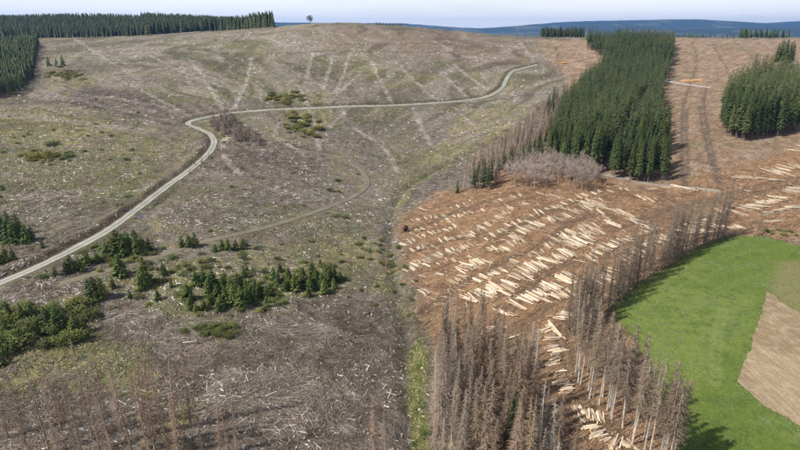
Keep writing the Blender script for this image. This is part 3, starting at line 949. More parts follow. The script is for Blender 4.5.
def k_shrub(r, i):
    col = [(0.115, 0.135, 0.037), (0.10, 0.12, 0.037), (0.15, 0.16, 0.043), (0.09, 0.105, 0.036)][i % 4]
    return bush_stem(r, 1.3, 1.7), leaf_bush(r, 1.3, 1.7, 480, col), M_BARK, M_LEAF, 1.7


def k_gorse(r, i):
    col = [(0.115, 0.12, 0.03), (0.085, 0.10, 0.03), (0.15, 0.135, 0.035)][i % 3]
    return bush_stem(r, 1.2, 1.2), leaf_bush(r, 1.2, 1.2, 170, col, 0.28), M_BARK, M_LEAF, 1.2


def k_brush(r, i):
    H = 4.0
    tr, P = dead_trunk(r, H, 0.06, (0.24, 0.20, 0.17))
    return tr, dead_crown(r, P, H, 0.02, 0.98, 70, 1.6, 0.5, -0.3, 6, [(0.25, 0.195, 0.165), (0.235, 0.19, 0.165)][i % 2], 0.5, 0.03, 0.5), M_TRUNK, M_TWIG, H


KIND = {}
for nm, n, fn in (('stand', 8, k_stand), ('row', 5, k_row), ('hedge', 5, k_hedge), ('thin', 5, k_thin), ('pale', 4, k_pale), ('bare', 4, k_bare),
                  ('spruce', 5, k_spruce), ('young', 5, k_young), ('shrub', 5, k_shrub), ('gorse', 4, k_gorse), ('brush', 4, k_brush)):
    KIND[nm] = make_kind(nm, n, fn)
N_PLACED = {}


def plant(name, kind, x, y, H, label, cat, group=None, wide=1.0, tilt=0.02):
    P = KIND[kind]; i = N_PLACED.get(kind, 0); N_PLACED[kind] = i + 1
    tr, cr_, h = P[(i * 7 + i // 3) % len(P)]
    s = H / h
    e = bpy.data.objects.new(name, None); COL.objects.link(e)
    e.empty_display_size = 0.5
    e.location = (x, y, float(gz(x, y)) - 0.05)
    e.rotation_euler = (random.gauss(0, tilt), random.gauss(0, tilt), random.random() * 6.283)
    e.scale = (s * wide, s * wide, s)
    tag(e, label, cat, group)
    woody = kind in ('shrub', 'gorse', 'brush')
    link('stem' if woody else 'trunk', tr, e); link('foliage' if kind in ('shrub', 'gorse') else 'crown', cr_, e)
    return e


def scatter(P, spacing, r, jit=0.38, keep=1.0):
    P = np.asarray(P)
    xs = np.arange(P[:, 0].min(), P[:, 0].max(), spacing); ys = np.arange(P[:, 1].min(), P[:, 1].max(), spacing)
    X, Y = np.meshgrid(xs, ys); X = X + (np.arange(len(ys)) % 2)[:, None] * spacing * 0.5
    X = X.ravel() + (r.random(X.size) - .5) * 2 * jit * spacing; Y = Y.ravel() + (r.random(Y.size) - .5) * 2 * jit * spacing
    k = inside(P, X, Y) & (r.random(X.size) < keep)
    return np.column_stack([X[k], Y[k]])


def along(L, spacing, r, jit=0.3, side=0.0):
    L = np.asarray(L); s = np.concatenate([[0], np.cumsum(np.linalg.norm(np.diff(L, axis=0), axis=1))])
    q = np.arange(spacing * 0.5, s[-1], spacing); q = q + (r.random(len(q)) - .5) * 2 * jit * spacing
    return np.column_stack([np.interp(q, s, L[:, 0]), np.interp(q, s, L[:, 1])]) + r.normal(size=(len(q), 2)) * side


def px1(px, py):
    p = pix([px], [py], GZ)[0]
    return float(p[0]), float(p[1])


# ------------------------------------------------------------------ living spruces: two blocks, the left wood, the far woods
rt = np.random.default_rng(21)
P_MAIN = poly((546, 163), (570, 172), (606, 177), (640, 183), (668, 180), (664, 150), (660, 120), (661, 88), (669, 78), (672, 58), (673, 45), (640, 42.5), (586, 45), (586, 50), (600, 58), (604, 68),
              (588, 82), (570, 100), (556, 128), (547, 150))
P_RIGHT = poly((723, 136), (740, 142), (762, 141), (787, 134), (812, 128), (840, 122), (845, 92), (812, 88), (790, 90), (760, 84), (740, 93), (720, 108))
P_LEFT = poly((-40, 102), (10, 98), (22, 91), (33, 77), (36, 58), (39, 44), (-45, 43))
RIDE = smooth_line(poly((650, 98), (632, 128), (610, 165), (600, 182)), 5)
mainp = scatter(P_MAIN, 4.3, rt, 0.42, 0.96)
mainp = mainp[pdist(RIDE, mainp[:, 0], mainp[:, 1])[0] > 2.8]
rightp = scatter(P_RIGHT, 4.5, rt, 0.42, 0.96)
leftp = scatter(P_LEFT, 4.2, rt, 0.45, 0.95)
LOD = []
for i in range(5):
    r = np.random.default_rng(400 + i)
    a = spruce_crown(r, 24.0, 0.34, 2.9, 11, 6, 0, SPC[i % 4], 0.65)
    V, T = sticks([[0, 0, -0.4]], [[0, 0, 8.5]], 0.2, 0.15, 4); a.add(V, T, np.array((0.15, 0.115, 0.085)))
    LOD.append(a.arrays())
def tier_spruce(r, H, h0, R, tiers, n, col):
    """closed crown of ragged drooping skirts, for trees only a few pixels high"""
    mb = MB()
    for t in range(tiers):
        f = t / tiers; zb = H * (h0 + (1 - h0) * f); zt = min(H, zb + H * (1 - h0) * 2.0 / tiers)
        ang = np.arange(n) * 2 * math.pi / n + r.random() * 6.28
        rad = R * ((1 - f) ** 0.8) * np.where(np.arange(n) % 2 == 0, 1.1, 0.62) * (0.8 + 0.4 * r.random(n))
        V = np.vstack([np.column_stack([np.cos(ang) * rad, np.sin(ang) * rad, zb + (r.random(n) - 0.6) * H * 0.04]), [[0, 0, zt]]])
        mb.add(V, [(k, (k + 1) % n, n) for k in range(n)], np.array(col) * (0.7 + 0.6 * r.random((n + 1, 1))))
    return mb


LODF = []
for i in range(5):
    r = np.random.default_rng(440 + i)
    a = tier_spruce(r, 24.0, 0.04, 3.9, 6, 8, SPC[i % 4])
    LODF.append(a.arrays())
LODM = []
for i in range(4):
    r = np.random.default_rng(470 + i)
    a = tier_spruce(r, 24.0, 0.08, 3.9, 8, 10, SPC[i % 4])
    LODM.append(a.arrays())


def forest_stuff(name, pts, Hs, label, lods=LOD, dark=1.0):
    Vs, Ts, Cs = [], [], []; n = 0
    r = np.random.default_rng(len(pts))
    Z = gz(pts[:, 0], pts[:, 1])
    for k, ((x, y), z, H) in enumerate(zip(pts, Z, Hs)):
        V, T, C = lods[k % len(lods)]
        a = r.random() * 6.283; ca, sa = math.cos(a), math.sin(a); s = H / 24.0; w = s * (0.85 + 0.3 * r.random())
        Vs.append(np.column_stack([(V[:, 0] * ca - V[:, 1] * sa) * w + x, (V[:, 0] * sa + V[:, 1] * ca) * w + y, V[:, 2] * s + z]))
        Ts.append(T + n); n += len(V)
        Cs.append(C * (0.7 + 0.6 * r.random()) * np.array([0.9 + 0.25 * r.random(), 1, 1]) * dark)
    me = mesh_np(name, np.vstack(Vs), np.vstack(Ts), np.vstack(Cs), M_NEEDLE)
    return tag(link(name, me), label, 'forest', None, 'stuff')


def split(pts, P, n_ind, edge_w):
    """the trees that show largest: near ones and those along the near edge"""
    d = np.hypot(pts[:, 0], pts[:, 1])
    e = pdist(P, pts[:, 0], pts[:, 1], True)[0]
    order = np.argsort(d + np.minimum(e, 30) * edge_w)
    return order[:n_ind], order[n_ind:]


def hgt(p, base, var):
    return base * (1 - var + 2 * var * fbm(p[:, 0], p[:, 1], 18, 2, 130)) * (0.9 + 0.2 * rt.random(len(p)))


for pts, P, n_ind, H, lab, grp, ew, sname, slab in (
        (mainp, P_MAIN, 150, 22.0, 'tall dark green spruce at the near end of the big spruce block', 'spruces of the big block between the felled slopes', 0.6, 'spruce_block',
         'dense block of dark green spruces running up to the ridge'),
        (rightp, P_RIGHT, 90, 25.5, 'tall dark green spruce in the block at the right edge', 'spruces of the right-hand block', 0.9, 'spruce_copse', 'inner trees of the dark spruce block at the right edge'),
        (leftp, P_LEFT, 60, 14.0, 'dark green spruce at the near edge of the wood on the far left', 'spruces of the wood on the far left', 0.9, 'spruce_wood', 'dense dark spruce wood at the left edge of the hillside')):
    ind, rest = split(pts, P, n_ind, ew)
    Hs = hgt(pts, H, 0.3)
    for k in ind:
        lb = lab
        if sname == 'spruce_block':
            q_ = 400 + pts[k, 0] / pts[k, 1] * (F * CP + 60 * SP)
            lb = ('tall dark spruce at the near right corner of the big spruce block' if q_ > 640 else
                  'tall dark spruce at the front of the big block above the forest road' if q_ > 612 else 'tall dark spruce of the big block right behind the leafless grove')
        plant('spruce_tree', 'spruce', pts[k, 0], pts[k, 1], Hs[k], lb, 'tree', grp, random.uniform(0.85, 1.15))
    forest_stuff(sname, pts[rest], Hs[rest], slab, LODM if sname == 'spruce_wood' else LOD, 0.5 if sname == 'spruce_wood' else 0.85)

def wedge(u0, u1, y0, y1):
    a = (u0 - 400) / (F * CP + 193 * SP); b = (u1 - 400) / (F * CP + 193 * SP)
    return np.array([(a * y0, y0), (b * y0, y0), (b * y1, y1), (a * y1, y1)])


fp = scatter(np.array([*poly((-80, 38.4), (40, 38), (150, 35.4), (215, 31), (276, 27.6)), *wedge(262, 262, 1010, 1010)[:1], *wedge(250, 250, 1240, 1240)[:1], *wedge(-80, -80, 1330, 1330)[:1]]), 5.6, rt, 0.45)
forest_stuff('far_forest', fp, (12 + 7 * rt.random(len(fp))) * np.where(fp[:, 0] / fp[:, 1] > -0.44, 1.3, 1.0), 'long dark belt of spruce forest on the left skyline', LODF, 0.36)
for nm, (u0, u1, y0, y1), H, lab, kp in (('ridge_trees', (541, 584, 905, 960), 13, 'low dark spruces on the ridge left of the big block', 0.9), ('ridge_copse', (738, 790, 905, 930), 12, 'low dark copse on the skyline above the right felled slope', 0.7),
                                     ('ridge_hedge', (676, 738, 902, 915), 6, 'thin low line of bushes on the right skyline', 0.5), ('ridge_thicket', (376, 402, 872, 900), 4, 'low dark thicket on the crest of the left hill', 0.9)):
    fp = scatter(wedge(u0, u1, y0, y1), 5, rt, keep=kp)
    forest_stuff(nm, fp, H * (0.7 + 0.6 * rt.random(len(fp))), lab, LODF, 0.42)

GSP = 'spruces left standing singly'
for k, (px, py, hp, lab) in enumerate([(49, 66, 9, 'leftmost of three small dark spruces on the felled slope beside the left wood'), (57, 67, 8.5, 'middle of three small dark spruces on the felled slope beside the left wood'),
                                  (63, 66, 11, 'right and tallest of three small dark spruces on the felled slope beside the left wood'),
                                  (457, 193, 15, 'small slim green spruce standing alone at the edge of the log field')]):
    x, y = px1(px, py); plant('spruce_tree', 'young', x, y, hp * y / 560, lab, 'tree', GSP, 1.1 if k < 3 else 0.7)
for k, (px, py, hp) in enumerate([(775, 67, 23), (778, 66, 24), (782, 67, 26), (786, 68, 24), (789, 67, 25), (780, 64, 23), (785, 63, 22), (791, 65, 20)]):
    x, y = px1(px, py); plant('spruce_tree', 'spruce', x, y, hp * y / 560, 'tall spruce in the small dark clump behind the right-hand block', 'tree', 'small spruce clump behind the right block', 1.15)
for k, (px, py, hp) in enumerate([(793, 76, 24), (797, 77, 25), (801, 77, 26), (805, 77, 25), (808, 75, 25)]):
    x, y = px1(px, py); plant('dead_tree', 'pale', x, y, hp * y / 560, 'greyish dead tree beside the small dark spruce clump at the right edge', 'tree', 'dead trees by the small spruce clump', 1.1)
for k, (px, py, hp) in enumerate([(797, 130, 34), (803, 131, 36)]):
    x, y = px1(px, py); plant('dead_tree', 'pale', x, y, hp * y / 560, 'pale brown dead tree at the right front corner of the right spruce block', 'tree', 'dead trees at the right block corner', 1.2)
# lone pine on the crest
x, y = px1(310, 26.2)
y = min(y, 838.0)
loneH = 9.0 * y / 560


def lone():
    r = np.random.default_rng(77)
    tr, P = dead_trunk(r, 14, 0.28, (0.12, 0.10, 0.085), 0.06)
    cr_ = leaf_bush(r, 3.6, 9.0, 420, (0.07, 0.075, 0.05), 0.6, 9)
    V, T, C = cr_.arrays(); V[:, 2] += 5.5
    m2 = MB(); m2.add(V, T, C)
    return tr.mesh('lone_trunk', M_TRUNK), m2.mesh('lone_crown', M_LEAF)


lt, lc = lone()
e = bpy.data.objects.new('lone_tree', None); COL.objects.link(e); e.location = (x, y, float(gz(x, y)) - 0.1)
tag(e, 'lone thin-crowned tree standing on the crest of the left hill against the sky', 'tree'); link('trunk', lt, e); link('crown', lc, e)

# ------------------------------------------------------------------ dead trees
rd = np.random.default_rng(31)
# stand at the bottom, between the grassy strip and the log trail
P_STAND = poly((436, 372), (452, 352), (490, 366), (520, 378), (533, 402), (540, 450), (552, 520), (430, 520), (432, 450), (434, 410))
for p in scatter(P_STAND, 3.55, rd, 0.45, 0.95):
    rx_, _ = 0, 0
    q_ = 400 + p[0] / p[1] * 470
    lab = 'brown dead spruce in the dense bare stand, on its side next to the grassy strip' if q_ < 475 else 'brown dead spruce in the dense bare stand, on its side next to the log trail' if q_ > 535 else 'brown dead spruce in the middle of the dense bare stand at the bottom centre'
    plant('dead_spruce', 'stand', p[0], p[1], random.uniform(15, 25), lab, 'tree', 'dense stand of dead brown spruces at the bottom centre', random.uniform(0.9, 1.25), 0.025)
x, y = px1(511, 462)
plant('spruce_tree', 'spruce', x, y, 17.0, 'single dark green living spruce among the dead brown stand', 'tree', None, 0.85)
x, y = px1(487, 474)
plant('spruce_tree', 'young', x, y, 7.0, 'small green spruce low among the dead brown stand', 'tree', None, 0.9)
for (px, py, h) in ((455, 350, 17), (470, 352, 15), (500, 360, 15), (484, 356, 16), (523, 370, 14)):
    x, y = px1(px, py); plant('dead_spruce', 'stand', x, y, h, 'brown dead spruce in the dense bare stand at the bottom centre', 'tree', 'dense stand of dead brown spruces at the bottom centre')
# bottom right corner of the stand: lower, greyer young dead trees beside the log trail
for p in scatter(poly((534, 405), (548, 425), (562, 440), (575, 462), (585, 520), (536, 520)), 3.2, rd, 0.4):
    plant('dead_spruce', 'stand', p[0], p[1], random.uniform(8, 12), 'short grey-brown dead spruce between the stand and the log trail', 'tree', 'short dead spruces beside the log trail', 1.3)
# row of tall bare trunks along the meadow
ROW2 = smooth_line(poly((573, 372), (580, 384), (592, 398), (604, 413), (617, 423), (630, 440), (642, 455), (657, 468), (674, 490)), 1.0)
for p in np.vstack([along(ROW2, 2.0, rd, 0.35, 0.3), along(ROW2, 4.4, rd, 0.35, 0.4) + np.array([2.2, 1.0])]):
    plant('dead_spruce', 'row', p[0], p[1], random.uniform(19.5, 23.0), 'dead spruce with long bare pale trunk in the row along the meadow', 'tree', 'row of tall dead spruces with bare trunks beside the meadow', random.uniform(0.9, 1.15), 0.02)
x, y = px1(662, 462)
plant('dead_spruce', 'row', x, y, 19, 'bushy-topped dead spruce at the near end of the row in front of the meadow', 'tree', None, 1.5)
# row of dark bare trees along the upper meadow edge
ROW1 = smooth_line(poly((575, 340), (590, 328), (605, 316), (620, 303), (640, 287), (660, 273), (685, 258), (708, 246), (728, 238)), 1.0)
h1 = np.vstack([along(ROW1, 2.4, rd, 0.4, 0.5) + np.array([-0.9, 0.9]), along(ROW1, 5.5, rd, 0.4, 1.2) + np.array([-3.2, 2.4])])
for p in h1:
    plant('dead_tree', 'hedge', p[0], p[1], random.uniform(17.5, 23), 'dark bare dead tree in the row along the upper edge of the meadow', 'tree', 'row of bare dead trees along the upper meadow edge', random.uniform(0.9, 1.3))
for (px, py, h) in ((574, 335, 22), (578, 333, 21), (583, 331, 22), (577, 338, 20), (586, 329, 20), (572, 330, 19), (581, 326, 19)):
    x, y = px1(px, py); plant('dead_tree', 'stand', x, y, h, 'dense brown dead tree in the clump at the near corner of the log field', 'tree', 'dense dead trees at the corner of the two rows')
for (px, py, h) in ((757, 236, 21), (636, 238, 15), (655, 232, 16), (678, 226, 17), (690, 222, 16), (700, 220, 17), (716, 214, 15), (728, 210, 16), (668, 240, 15), (648, 246, 14), (710, 226, 16), (664, 220, 13), (724, 224, 14)):
    x, y = px1(px, py)
    lab = 'single bare dead tree standing right of the row above the meadow' if px == 757 else 'bare dead tree standing among the logs behind the meadow row'
    plant('dead_tree', 'hedge', x, y, h, lab, 'tree', None if px == 757 else 'bare dead trees among the logs')
# scattered dead trees bottom left
LT = [(8, 452, 18), (22, 447, 16), (48, 460, 19), (62, 445, 17), (75, 458, 18), (92, 450, 20), (100, 470, 18), (112, 462, 19), (122, 446, 17), (133, 470, 20), (147, 452, 19), (155, 464, 20), (162, 447, 18),
      (170, 470, 18), (178, 462, 19), (191, 442, 21), (140, 440, 15), (205, 475, 15), (222, 488, 17), (240, 490, 15), (30, 475, 18), (88, 485, 18), (120, 490, 19), (150, 492, 20), (64, 490, 17), (5, 490, 17), (183, 490, 17), (108, 438, 14), (232, 480, 13),
      (375, 480, 16), (386, 492, 14)]
for (px, py, h) in LT:
    x, y = px1(px, py - 14); h = h * 1.12
    if px == 191:
        plant('dead_spruce', 'thin', x, y, h, 'tallest thin reddish-brown dead trunk standing at the bottom left', 'tree')
    elif px > 300:
        plant('dead_spruce', 'thin', x, y, h, 'thin dead sapling rising from the brushwood left of the grassy strip', 'tree', 'thin dead trees left of the grassy strip')
    else:
        plant('dead_spruce', 'thin', x, y, h, 'thin reddish-brown dead spruce at the bottom left', 'tree', 'thin dead spruces at the bottom left', random.uniform(0.85, 1.2), 0.03)
for (px, py, h) in ((386, 272, 15), (389, 262, 11)):
    x, y = px1(px, py); plant('dead_tree', 'thin', x, y, h, 'slim grey dead tree beside the ditch in the hollow' if h > 12 else 'shorter grey dead tree beside the ditch in the hollow', 'tree')
# pale dead conifers along the upper hollow, with green ones between
P_PALE = poly((462, 190), (470, 172), (486, 158), (505, 142), (522, 128), (540, 114), (552, 102), (562, 104), (556, 122), (546, 146), (530, 162), (508, 178), (490, 190))
pp = scatter(P_PALE, 5.6, rd, 0.45, 0.9)
for p in pp:
    plant('dead_conifer', 'pale', p[0], p[1], random.uniform(11, 16), 'pale tan dead conifer in the belt left of the big spruce block', 'tree', 'belt of pale dead conifers left of the spruce block', random.uniform(1.0, 1.5))
for (px, py, hp) in ((478, 187, 20), (484, 188, 24), (490, 186, 22), (474, 189, 15), (488, 190, 20), (503, 172, 18), (510, 170, 20), (514, 168, 17), (522, 164, 18), (528, 160, 18), (533, 158, 16), (539, 152, 18), (541, 158, 16), (536, 163, 15),
                     (548, 118, 18), (551, 120, 20), (546, 122, 16), (556, 108, 14), (553, 106, 15), (545, 146, 15), (497, 178, 16), (518, 172, 14)):
    x, y = px1(px, py); plant('spruce_tree', 'spruce', x, y, 1.3 * hp * math.hypot(y, 75) / 560, 'slim dark green spruce among the pale dead belt beside the hollow', 'tree', 'green spruces among the pale dead belt', 1.15)
# grove of bare broadleaved trees
P_GROVE = poly((508, 186), (520, 176), (535, 168), (560, 166), (585, 170), (604, 178), (606, 187), (585, 193), (555, 190), (525, 190))
for p in scatter(P_GROVE, 4.9, rd, 0.48, 0.85):
    plant('bare_tree', 'bare', p[0], p[1], random.uniform(8.5, 17), 'grey leafless broadleaved tree in the grove below the big spruce block', 'tree', 'grove of leafless trees below the spruce block', random.uniform(0.9, 1.2))
P_G2 = poly((545, 108), (556, 92), (566, 88), (562, 104))
for p in scatter(P_G2, 6, rd, 0.4):
    plant('bare_tree', 'bare', p[0], p[1], random.uniform(7, 10), 'greyish leafless tree in the gully at the head of the hollow', 'tree', 'leafless trees in the gully')
# bare brushwood by the bend of the gravel road
P_BR = poly((216, 122), (232, 118), (244, 130), (258, 139), (262, 145), (240, 143), (222, 134), (210, 128))
for p in scatter(P_BR, 4.5, rd, 0.4):
    plant('bare_shrub', 'brush', p[0], p[1], random.uniform(4.5, 8.0), 'leafless brown thicket shrub right of the gravel road bend', 'shrub', 'bare thicket beside the road bend', 1.3)
for (px, py) in ((195, 165), (202, 163), (209, 158), (217, 150), (223, 152), (205, 168), (190, 174)):
    x, y = px1(px, py); plant('bare_shrub', 'brush', x, y, random.uniform(2, 3.5), 'low leafless shrub just below the gravel road', 'shrub', 'bare shrubs below the road', 1.3)

# ------------------------------------------------------------------ young spruces and bushes on the left
YG = 'young spruces in the thicket between track and brushwood'
yp = [(x_, y_) for x_, y_ in zip(rd.uniform(130, 350, 190), rd.uniform(258, 312, 190))]
for (px, py) in yp:
    # thicket is thickest in the middle
    w_ = math.exp(-((px - 235) / 55) ** 2 - ((py - 292 + (px - 235) * 0.16) / 14) ** 2) + 0.7 * math.exp(-((px - 318) / 28) ** 2 - ((py - 282) / 11) ** 2)
    if random.random() > w_ * 1.3: continue
    x, y = px1(px, py); plant('young_spruce', 'young', x, y, random.uniform(1.6, 5.5), 'young green spruce in the thicket between dirt track and grey brushwood', 'tree', YG, random.uniform(1.2, 1.8))
for (px, py, hp) in ((208, 297, 20), (217, 300, 24), (226, 303, 26), (234, 303, 28), (241, 306, 30), (247, 303, 26), (231, 292, 22), (223, 290, 22), (213, 288, 22), (196, 285, 20), (203, 284, 22), (252, 300, 22), (238, 292, 22), (260, 296, 16), (270, 293, 15),
                     (218, 312, 14), (204, 310, 14), (196, 312, 13), (210, 305, 15), (188, 308, 12), (290, 288, 20), (296, 291, 22), (303, 288, 24), (310, 290, 20), (316, 284, 18), (322, 286, 18), (328, 280, 22), (334, 278, 18), (300, 280, 18), (288, 278, 16), (340, 282, 14), (312, 276, 18)):
    x, y = px1(px, py); plant('young_spruce', 'young', x, y, 0.88 * random.uniform(0.75, 1.1) * hp * math.hypot(y, 78) / 560, 'young green spruce in the thicket between dirt track and grey brushwood', 'tree', YG, 1.5)
G2 = 'young spruces below the gravel road'
for (px, py, hp) in ((112, 253, 24), (118, 255, 26), (124, 256, 25), (130, 254, 24), (137, 255, 26), (143, 254, 22), (149, 250, 18), (106, 256, 20), (127, 247, 20), (119, 246, 18), (135, 245, 18), (72, 272, 22), (80, 270, 20), (66, 274, 14), (87, 265, 16), (55, 276, 12), (97, 262, 14),
                     (182, 247, 14), (189, 247, 16), (195, 246, 15), (222, 250, 14), (228, 250, 15), (236, 250, 13), (243, 249, 12), (215, 252, 11), (246, 246, 9)):
    x, y = px1(px, py); plant('young_spruce', 'young', x, y, random.uniform(0.7, 1.05) * hp * math.hypot(y, 78) / 560, 'young green conifer in the scrub between the gravel road and the dirt track', 'tree', G2, 1.55)
G3 = 'young spruces below the dirt track'
for (px, py, hp) in ((95, 300, 26), (101, 298, 24), (90, 297, 20), (121, 276, 24), (146, 285, 30), (143, 288, 22), (140, 290, 16), (164, 275, 14), (113, 288, 12), (130, 298, 10), (158, 300, 12)):
    x, y = px1(px, py); plant('young_spruce', 'young', x, y, hp * math.hypot(y, 78) / 560, 'dark young conifer standing just below the grass-grown dirt track', 'tree', G3, 1.4)
G4 = 'dark conifers at the left edge above the road'
for (px, py, hp) in ((-4, 238, 26), (4, 240, 28), (10, 242, 27), (16, 243, 26), (22, 242, 24), (27, 243, 20), (32, 240, 16), (0, 232, 24), (9, 233, 24), (18, 234, 22), (6, 262, 20), (-2, 264, 22), (14, 260, 14), (43, 248, 10)):
    x, y = px1(px, py); plant('young_spruce', 'young', x, y, hp * math.hypot(y, 78) / 560, 'dark green conifer in the clump at the left edge above the gravel road', 'tree', G4, 1.2)
G5 = 'green scrub at the left edge below the road'
for k in range(62):
    px = rd.uniform(-10, 100); py = rd.uniform(306, 362)
    if py < 300 + 0.10 * px or py > 358 - max(0, (px - 20)) * 0.25: continue
    x, y = px1(px, py); plant('leafy_shrub', 'shrub', x, y, random.uniform(1.6, 3.6), 'dense dark green bush in the scrub at the left edge below the road', 'shrub', G5, 1.25)
for (px, py, hp) in ((10, 320, 20), (24, 325, 24), (33, 322, 22), (48, 330, 26), (58, 332, 26), (66, 330, 24), (75, 333, 20), (84, 333, 18), (6, 338, 20), (18, 345, 16), (0, 352, 22), (30, 338, 18), (3, 366, 16)):
    x, y = px1(px, py); plant('young_spruce', 'young', x, y, hp * math.hypot(y, 78) / 560, 'dark young conifer among the green scrub at the left edge below the road', 'tree', 'young conifers in the left scrub', 1.3)
G6 = 'scattered low bushes on the left slope'
for k in range(150):
    px = rd.uniform(0, 395); py = rd.uniform(98, 270)
    x, y = px1(px, py)
    if float(pdist(ROAD[::3], np.array([x]), np.array([y]))[0][0]) < 4 or float(pdist(TRACK[::3], np.array([x]), np.array([y]))[0][0]) < 3.2: continue
    if random.random() > 0.25 + 0.9 * (px < 140) * (py < 200) + 0.5 * (290 < px < 390) * (py > 215): continue
    plant('leafy_shrub', 'shrub', x, y, random.uniform(0.7, 1.8), 'small dark green bush dotted over the left felled slope', 'shrub', G6, 1.4)
for (x0, x1, y0, y1, n, lab, grp) in ((262, 305, 93, 105, 34, 'low yellow-green bush in the patch just above the gravel road', 'bushes above the gravel road'),
                                     (285, 322, 112, 138, 40, 'low yellow-green bush in the patch just below the gravel road', 'bushes below the gravel road'),
                                     (46, 88, 68, 82, 30, 'low yellow-green bush beside the three small dark spruces', 'bushes by the three spruces'),
                                     (25, 75, 150, 168, 26, 'low dark bush on the grassy upper left slope', 'bushes on the grassy left slope'),
                                     (345, 400, 235, 262, 16, 'low green bush beside the ditch in the hollow', 'bushes by the ditch'),
                                     (196, 242, 326, 339, 30, 'low dark green bush above the grey brushwood', 'low bushes above the brushwood'),
                                     (120, 365, 256, 316, 130, 'low green bush between the young spruces of the thicket', 'low bushes in the spruce thicket'),
                                     (60, 175, 244, 270, 44, 'low green bush between gravel road and dirt track', 'low bushes between road and track')):
    for k in range(n):
        px = rd.normal((x0 + x1) / 2, (x1 - x0) / 4.2); py = rd.normal((y0 + y1) / 2, (y1 - y0) / 4.2)
        x, y = px1(px, py)
        if float(pdist(ROAD[::3], np.array([x]), np.array([y]))[0][0]) < 4.5: continue
        plant('low_bush', 'gorse' if y > 250 else 'shrub', x, y, random.uniform(0.7, 1.5) * (1.7 if y > 300 else 1), lab, 'shrub', grp, 1.4)
for (px, py) in ((414, 446), (430, 449), (428, 436), (412, 300), (405, 268), (402, 285), (409, 315), (790, 233), (780, 231), (772, 234), (796, 236), (784, 236), (766, 232)):
    x, y = px1(px, py); plant('leafy_shrub', 'shrub', x, y, random.uniform(0.9, 1.6), 'low green bush at the top right corner of the meadow' if px > 700 else 'low green bush on the strip between brushwood and dead stand', 'shrub', 'bushes at the meadow corner' if px > 700 else 'bushes along the grassy strip', 1.3)

# ------------------------------------------------------------------ felled logs
def log_proto(i):
    r = np.random.default_rng(600 + i); n = 8
    mb = MB(); xs = [-0.5, -0.15, 0.2, 0.5]; rad = [1.08, 1.03, 0.96, 0.86]
    ang = np.arange(n) * 2 * math.pi / n
    bark = np.array([(0.56, 0.45, 0.335), (0.44, 0.33, 0.225), (0.63, 0.53, 0.41), (0.54, 0.42, 0.30), (0.27, 0.19, 0.13), (0.66, 0.57, 0.46)][i % 6]); end = np.array((0.72, 0.52, 0.30))
    R = []
    for x, q in zip(xs, rad):
        oy, oz = r.normal() * 0.06, r.normal() * 0.06
        R.append(np.column_stack([np.full(n, x), np.cos(ang) * q + oy, np.sin(ang) * q + oz]))
    V = np.vstack(R); T = []
    for s in range(3):
        for k in range(n):
            a, b = s * n + k, s * n + (k + 1) % n
            T += [(a, b, a + n), (b, b + n, a + n)]
    mb.add(V, T, np.repeat(bark[None] * (0.85 + 0.3 * r.random((n, 1))), 4, 0).reshape(n, 4, 3).transpose(1, 0, 2).reshape(-1, 3))
    mb.add(R[0], [(0, k + 1, k) for k in range(1, n - 1)], end); mb.add(R[3], [(0, k, k + 1) for k in range(1, n - 1)], end)
    return mb


LOGP = [log_proto(i) for i in range(6)]
LOGM = [p.mesh('log', M_LOG) for p in LOGP]
LOGA = [p.arrays() for p in LOGP]
